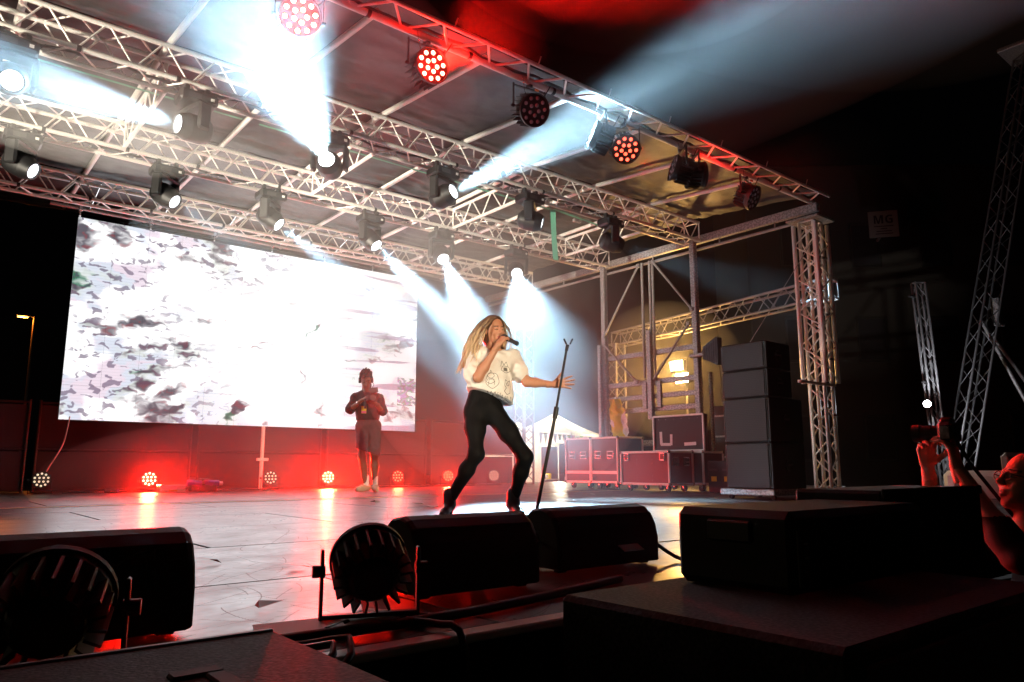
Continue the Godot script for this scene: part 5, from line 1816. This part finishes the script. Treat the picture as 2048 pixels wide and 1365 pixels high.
	ts.uv1_scale = Vector3(1 / 0.6, 1 / 0.6, 1)
	ts.uv1_offset = Vector3(0.24 / 0.6, 1.36 / 0.6, 0)
	ts.texture_repeat = false
	part(t, "t_shirt", mb.mesh(), ts)
	# microphone in the hand
	var mc := thing("microphone", "black hand-held microphone at the singer's mouth", "microphone", t.transform * (mouth + Vector3(0.022, -0.004, 0.02)))
	mb = MB.new()
	var md := t.basis * mic_dir
	mb.lathe(Transform3D(towards(md), Vector3.ZERO), [Vector2(0.023, 0.028), Vector2(0.019, 0.05), Vector2(0.0165, 0.10), Vector2(0.017, 0.125), Vector2(0.019, 0.13), Vector2(0.019, 0.145), Vector2(0.012, 0.152), Vector2(0, 0.153)], 18)
	part(mc, "handle", mb.mesh(), M.black_plastic)
	mb = MB.new()
	mb.lathe(Transform3D(towards(md), Vector3.ZERO), [Vector2(0, -0.026), Vector2(0.014, -0.022), Vector2(0.022, -0.010), Vector2(0.026, 0.005), Vector2(0.026, 0.018), Vector2(0.023, 0.028)], 18)
	part(mc, "grille_ball", mb.mesh(), M.grille)
	# stand in front of her open hand
	var st := thing("microphone_stand", "slanted black microphone stand beside the singer's outstretched hand", "microphone stand", t.transform * Vector3(0.40, 0.002, 0.24), deg_to_rad(-37.3))
	var a0 := Vector3(0.0, 0.03, 0)
	var a1 := Vector3(0.155, 0.78, -0.02)
	var a2 := Vector3(0.245, 1.27, -0.03)
	pipe(st, "lower_tube", a0, a1, 0.0135, M.black_metal)
	pipe(st, "upper_tube", a1, a2, 0.0095, M.black_metal)
	pipe(st, "clutch", a1 - (a2 - a0).normalized() * 0.04, a1 + (a2 - a0).normalized() * 0.05, 0.02, M.black_plastic)
	mb = MB.new()
	mb.lathe(Transform3D.IDENTITY, [Vector2(0.0, 0.028), Vector2(0.03, 0.028), Vector2(0.125, 0.016), Vector2(0.13, 0.0), Vector2(0.0, 0.0)], 28)
	part(st, "round_base", mb.mesh(), M.black_metal)
	pipe(st, "clip_joint", a2, a2 + Vector3(0.012, 0.05, 0), 0.013, M.black_plastic)
	for s in [-1, 1]:
		block(st, "clip_jaw", a2 + Vector3(0.016 + 0.024 * s, 0.075, 0), Vector3(0.012, 0.05, 0.03), M.black_plastic, 0.004, Basis(Vector3.BACK, -0.45 * s))


func operator() -> void:
	var t := thing("person", "camera operator in dark shirt and shorts looking down at his camera", "person", Vector3(5.66, 0.002, -10.36), deg_to_rad(-29.0))
	var skin := skinny("operator_skin", 0.1, 0.05, 0.03)
	var sc := Color(0.16, 0.08, 0.05)
	var hd := Vector3(-0.085, 1.70, 0.06)
	var sh_l := Vector3(-0.245, 1.455, 0.0)
	var sh_r := Vector3(0.135, 1.445, 0.0)
	var el_l := Vector3(-0.31, 1.24, 0.10)
	var wr_l := Vector3(-0.14, 1.37, 0.27)
	var el_r := Vector3(0.18, 1.22, 0.12)
	var wr_r := Vector3(0.075, 1.325, 0.30)
	var legs := [[Vector3(-0.12, 1.0, 0), Vector3(-0.11, 0.53, 0.04), Vector3(-0.035, 0.1, -0.04)], [Vector3(0.06, 1.0, 0), Vector3(0.08, 0.55, 0.04), Vector3(0.10, 0.1, 0.0)]]
	var plain := func(_p: Vector3) -> Color: return sc
	var f := Field.new(Vector3(-0.45, 0.04, -0.2), Vector3(0.36, 1.75, 0.42), 0.014)
	for e in legs:
		f.chain([e[0], e[1], e[1].lerp(e[2], 0.35) + Vector3(0, 0, -0.025), e[2]], [0.085, 0.058, 0.06, 0.038], 0.04)
	f.chain([Vector3(-0.03, 1.02, 0), Vector3(-0.04, 1.2, 0), Vector3(-0.055, 1.4, 0)], [0.13, 0.125, 0.13], 0.06)
	f.cap(sh_l, sh_r, 0.055, 0.055, 0.05)
	f.cap(Vector3(-0.06, 1.46, 0), Vector3(-0.075, 1.62, 0.03), 0.06, 0.056, 0.04)
	f.chain([sh_l, el_l, wr_l], [0.055, 0.044, 0.028], 0.03)
	f.chain([sh_r, el_r, wr_r], [0.055, 0.044, 0.028], 0.03)
	var mb := MB.new()
	f.into(mb, plain)
	hand(mb, wr_l, Vector3(0.55, 0.35, 0.3), Vector3(0.7, -0.5, -0.2), 1.0, [0.8, 0.85, 0.85, 0.85], 0.05, 0.4, 1.0, plain)
	hand(mb, wr_r, Vector3(-0.5, 0.2, 0.1), Vector3(0.1, 0.9, -0.3), 1.0, [0.6, 0.7, 0.7, 0.7], 0.05, 0.4, 1.0, plain)
	var b := head(mb, hd, Vector3(0.12, -0.42, 0.9), Vector3(0, 1, 0.35), 1.13, sc, Color(0.13, 0.05, 0.045), Color(0.012, 0.01, 0.01))
	part(t, "body", mb.mesh(), skin)
	mb = MB.new()
	var cap := Field.new(hd - Vector3.ONE * 0.18, hd + Vector3.ONE * 0.2, 0.007)
	cap.ell(hd + b * Vector3(0, 0.062, -0.03), Vector3(0.096, 0.098, 0.11), b, 0.01)
	cap.ell(hd + b * Vector3(0, 0.115, 0.0), Vector3(0.082, 0.08, 0.09), b, 0.02)
	cap.ell(hd + b * Vector3(0, -0.06, 0.1), Vector3(0.09, 0.11, 0.1), b, 0.01, true)
	cap.wrinkle(noise(28.0, 93, 2), 0.03)
	cap.into(mb)
	part(t, "hair", mb.mesh(), mat("dark_hair", 0.012, 0.01, 0.01, 0.8))
	f = Field.new(Vector3(-0.45, 1.0, -0.26), Vector3(0.36, 1.6, 0.3), 0.011)
	f.chain([Vector3(-0.035, 1.12, 0), Vector3(-0.04, 1.25, 0), Vector3(-0.055, 1.40, 0)], [0.178, 0.172, 0.165], 0.06)
	f.cap(sh_l + Vector3(0.03, 0, 0), sh_r - Vector3(0.03, 0, 0), 0.06, 0.06, 0.08)
	f.cap(sh_l, sh_l.lerp(el_l, 1.0), 0.06, 0.074, 0.03)
	f.cap(sh_r, sh_r.lerp(el_r, 1.0), 0.06, 0.074, 0.03)
	f.wrinkle(noise(6.0, 94, 3), 0.022)
	f.trim(Vector3(0, 1.09, 0), Vector3(0.05, -1, 0).normalized())
	f.ell(Vector3(-0.06, 1.56, 0.05), Vector3(0.07, 0.06, 0.08), Basis.IDENTITY, 0.01, true)
	mb = MB.new()
	f.into(mb)
	part(t, "shirt", mb.mesh(), mat("dark_shirt", 0.022, 0.018, 0.02, 0.8))
	f = Field.new(Vector3(-0.36, 0.5, -0.24), Vector3(0.34, 1.2, 0.26), 0.011)
	for e in legs:
		f.chain([e[0], e[1] + Vector3(0, 0.02, 0)], [0.108, 0.086], 0.012)
	f.cap(Vector3(-0.03, 1.02, 0), Vector3(-0.035, 1.13, 0), 0.15, 0.148, 0.05)
	f.wrinkle(noise(6.0, 95, 2), 0.016)
	f.trim(Vector3(0.0, 0.59, 0), Vector3(-0.32, -1, 0).normalized())
	mb = MB.new()
	f.into(mb)
	part(t, "shorts", mb.mesh(), mat("shorts", 0.09, 0.06, 0.065, 0.85))
	for e in [[legs[0][2], Vector3(-0.75, 0, 0.8)], [legs[1][2], Vector3(0.15, 0, 1)]]:
		f = Field.new(e[0] - Vector3(0.28, 0.11, 0.14), e[0] + Vector3(0.24, 0.2, 0.3), 0.01)
		f.cap(e[0] + Vector3(0, 0.12, 0), e[0], 0.046, 0.045, 0.01)
		mb = MB.new()
		f.into(mb)
		part(t, "sock", mb.mesh(), M.paper)
		f = Field.new(e[0] - Vector3(0.28, 0.11, 0.14), e[0] + Vector3(0.24, 0.1, 0.3), 0.01)
		var d: Vector3 = e[1].normalized()
		f.chain([Vector3(e[0].x, 0.06, e[0].z) - d * 0.04, Vector3(e[0].x, 0.05, e[0].z) + d * 0.08, Vector3(e[0].x, 0.036, e[0].z) + d * 0.19], [0.052, 0.05, 0.036], 0.03)
		f.trim(Vector3(0, 0.002, 0), Vector3(0, -1, 0))
		mb = MB.new()
		f.into(mb)
		part(t, "shoe", mb.mesh(), mat("shoe", 0.55, 0.42, 0.28, 0.7))
	# headset
	mb = MB.new()
	var arc := []
	for i in 13:
		var a := PI * i / 12
		arc.append(hd + b * Vector3(cos(a) * 0.097, 0.02 + sin(a) * 0.125, -0.01))
	mb.path(arc, [0.011], 8)
	mb.path([hd + b * Vector3(0.095, -0.02, 0.0), hd + b * Vector3(0.12, -0.05, 0.05), hd + b * Vector3(0.09, -0.08, 0.11)], [0.005], 6)
	part(t, "headset_band", mb.mesh(), M.black_plastic)
	for s in [-1, 1]:
		pipe(t, "ear_cup", hd + b * Vector3(0.075 * s, 0.0, -0.01), hd + b * Vector3(0.112 * s, 0.0, -0.01), 0.042, M.black_plastic)
	# bracelet and pass
	pipe(t, "bracelet", wr_l.lerp(el_l, 0.22), wr_l.lerp(el_l, 0.3), 0.036, M.chrome)
	var ps := block(t, "lanyard_pass", Vector3(-0.10, 1.235, 0.20), Vector3(0.075, 0.11, 0.006), M.hi_vis, 0.003)
	block(ps, "pass_stripe", Vector3(0, -0.035, 0.004), Vector3(0.07, 0.03, 0.002), mat("pass_pink", 0.7, 0.1, 0.3, 0.6), 0.0)
	pipe(t, "lanyard", Vector3(-0.06, 1.46, 0.17), Vector3(-0.10, 1.29, 0.2), 0.005, M.cable)
	# the camera rig he holds
	var cm := thing("video_camera", "small video camera rig with a top microphone held by the operator", "camera", t.transform * Vector3(0.01, 1.40, 0.36), deg_to_rad(-29.0))
	block(cm, "body", Vector3(0, 0, 0), Vector3(0.15, 0.11, 0.09), M.black_plastic, 0.015)
	pipe(cm, "lens", Vector3(0.02, -0.005, 0.04), Vector3(0.02, -0.005, 0.14), 0.042, M.black_metal)
	pipe(cm, "lens_ring", Vector3(0.02, -0.005, 0.13), Vector3(0.02, -0.005, 0.145), 0.045, M.grille)
	block(cm, "monitor", Vector3(0.03, 0.12, 0.02), Vector3(0.13, 0.08, 0.025), M.grille, 0.008, Basis(Vector3.BACK, 0.15))
	pipe(cm, "top_microphone", Vector3(-0.02, 0.19, -0.06), Vector3(-0.02, 0.2, 0.12), 0.016, M.black_plastic)
	pipe(cm, "microphone_mount", Vector3(-0.02, 0.05, 0.0), Vector3(-0.02, 0.19, 0.02), 0.008, M.black_metal)
	pipe(cm, "grip", Vector3(-0.09, -0.01, 0.0), Vector3(-0.09, -0.16, 0.02), 0.018, M.black_plastic)


func photographer() -> void:
	var o := Vector3(3.5, -1.2, -0.98)
	var t := thing("person", "photographer lit red at the right edge raising a camera with both hands", "person", o)
	var skin := skinny("photographer_skin", 0.5, 0.3, 0.22)
	var sc := Color(0.5, 0.29, 0.2)
	var plain := func(_p: Vector3) -> Color: return sc
	var hd := Vector3(3.412, 0.315, -1.00) - o
	var fwd := Vector3(-0.72, 0.28, -0.60)
	var neck := Vector3(3.50, 0.13, -0.975) - o
	var sh_r := Vector3(3.44, 0.02, -0.80) - o
	var sh_l := Vector3(3.64, 0.03, -1.14) - o
	var el_r := Vector3(3.24, 0.05, -1.0) - o
	var wr_r := Vector3(3.245, 0.375, -1.185) - o
	var el_l := Vector3(3.50, 0.12, -1.38) - o
	var wr_l := Vector3(3.325, 0.385, -1.325) - o
	var f := Field.new(Vector3(-0.4, 0.0, -0.55), Vector3(0.4, 1.6, 0.4), 0.0135)
	for s in [-1, 1]:
		var side := Vector3(0.05 * s, 0, 0.09 * s)
		f.chain([Vector3(0.06, 0.82, 0.02) + side, Vector3(0.05, 0.45, 0.01) + side, Vector3(0.06, 0.08, 0.03) + side], [0.085, 0.058, 0.042], 0.03)
	f.chain([Vector3(0.06, 0.86, 0.02), Vector3(0.05, 1.05, 0.01), Vector3(0.04, 1.2, 0.01)], [0.13, 0.125, 0.13], 0.06)
	f.cap(sh_l, sh_r, 0.05, 0.05, 0.04)
	f.cap(neck - Vector3(0, 0.06, 0), hd + Vector3(0.04, -0.08, 0.03), 0.055, 0.052, 0.04)
	f.chain([sh_r, el_r, el_r.lerp(wr_r, 0.35), wr_r], [0.05, 0.04, 0.038, 0.026], 0.03)
	f.chain([sh_l, el_l, el_l.lerp(wr_l, 0.35), wr_l], [0.05, 0.04, 0.038, 0.026], 0.03)
	var mb := MB.new()
	f.into(mb, plain)
	hand(mb, wr_r, Vector3(0.02, 0.98, -0.12), Vector3(0.0, -0.1, -1.0), -1.0, [0.6, 0.65, 0.65, 0.65], 0.05, 0.35, 0.95, plain)
	hand(mb, wr_l, Vector3(-0.35, 0.92, 0.15), Vector3(-0.55, 0.35, 0.4), 1.0, [0.75, 0.75, 0.75, 0.75], 0.05, 0.3, 0.95, plain)
	var b := head(mb, hd, fwd, Vector3(0.25, 1, 0.2), 1.0, sc, Color(0.4, 0.14, 0.12), Color(0.05, 0.03, 0.025))
	part(t, "body", mb.mesh(), skin)
	mb = MB.new()
	var cap := Field.new(hd - Vector3.ONE * 0.17, hd + Vector3.ONE * 0.19, 0.006)
	cap.ell(hd + b * Vector3(0, 0.04, -0.03), Vector3(0.082, 0.096, 0.096), b, 0.01)
	cap.ell(hd + b * Vector3(0, -0.05, -0.08), Vector3(0.06, 0.08, 0.05), b, 0.03)
	cap.ell(hd + b * Vector3(0, -0.02, 0.11), Vector3(0.1, 0.12, 0.105), b, 0.01, true)
	cap.wrinkle(noise(22.0, 96, 2), 0.012)
	cap.into(mb)
	part(t, "hair", mb.mesh(), M.dark_hair)
	f = Field.new(Vector3(-0.4, 0.0, -0.55), Vector3(0.4, 1.4, 0.4), 0.0125)
	f.chain([Vector3(0.06, 0.8, 0.02), Vector3(0.05, 1.0, 0.01), Vector3(0.04, 1.16, 0.01)], [0.165, 0.16, 0.15], 0.06)
	f.cap(sh_l, sh_r, 0.066, 0.066, 0.05)
	f.cap(sh_r, el_r, 0.066, 0.058, 0.03)
	f.cap(el_r, el_r.lerp(wr_r, 0.62), 0.058, 0.05, 0.03)
	f.cap(sh_l, el_l, 0.066, 0.058, 0.03)
	f.wrinkle(noise(6.0, 97, 2), 0.018)
	f.ell(neck + Vector3(-0.02, 0.01, -0.01), Vector3(0.075, 0.07, 0.075), Basis.IDENTITY, 0.01, true)
	mb = MB.new()
	f.into(mb)
	part(t, "jacket", mb.mesh(), M.dark_shirt)
	f = Field.new(Vector3(-0.3, 0.0, -0.3), Vector3(0.4, 0.95, 0.35), 0.014)
	for s in [-1, 1]:
		var side := Vector3(0.05 * s, 0, 0.09 * s)
		f.chain([Vector3(0.06, 0.82, 0.02) + side, Vector3(0.05, 0.45, 0.01) + side, Vector3(0.06, 0.04, 0.03) + side], [0.105, 0.08, 0.065], 0.03)
	mb = MB.new()
	f.into(mb)
	part(t, "trousers", mb.mesh(), M.dark_shirt)
	# glasses resting on the face
	mb = MB.new()
	for s in [-1, 1]:
		var ring := []
		for i in 13:
			var a := TAU * i / 12
			ring.append(hd + b * Vector3(0.031 * s + cos(a) * 0.022, 0.004 + sin(a) * 0.017, 0.098))
		mb.path(ring, [0.0018], 5)
		mb.path([hd + b * Vector3(0.053 * s, 0.008, 0.098), hd + b * Vector3(0.078 * s, 0.01, 0.0)], [0.002], 5)
	part(t, "glasses", mb.mesh(), M.black_metal)
	# the camera
	var cm := thing("photo_camera", "black camera with a short lens held up by the photographer", "camera", Vector3(3.285, 0.515, -1.235), deg_to_rad(4.0))
	block(cm, "body", Vector3(0, 0, 0.02), Vector3(0.125, 0.085, 0.06), M.black_plastic, 0.014)
	block(cm, "viewfinder_hump", Vector3(0, 0.05, 0.015), Vector3(0.045, 0.025, 0.05), M.black_plastic, 0.01)
	mb = MB.new()
	mb.lathe(Transform3D(Basis(Vector3.RIGHT, -PI / 2), Vector3(0, 0, -0.01)), [Vector2(0.03, 0.0), Vector2(0.031, 0.03), Vector2(0.033, 0.034), Vector2(0.033, 0.07), Vector2(0.036, 0.075), Vector2(0.036, 0.105), Vector2(0.03, 0.105), Vector2(0.026, 0.09), Vector2(0, 0.085)], 22)
	part(cm, "lens", mb.mesh(), M.black_metal)
	block(cm, "rear_screen", Vector3(-0.01, -0.005, 0.051), Vector3(0.075, 0.055, 0.004), M.dark_glass, 0.0)
	block(cm, "side_panel", Vector3(-0.0635, 0, 0.02), Vector3(0.004, 0.05, 0.035), M.galvanised, 0.001)
	pipe(cm, "top_dial", Vector3(0.045, 0.042, 0.02), Vector3(0.045, 0.054, 0.02), 0.011, M.black_metal)
	mb = MB.new()
	mb.path([Vector3(-0.06, 0.03, 0.03), Vector3(-0.03, -0.12, 0.09), Vector3(0.06, -0.3, 0.18), Vector3(0.16, -0.40, 0.22)], [0.008], 6)
	part(cm, "strap", mb.mesh(), M.rubber)


func people() -> void:
	singer()
	operator()
	photographer()
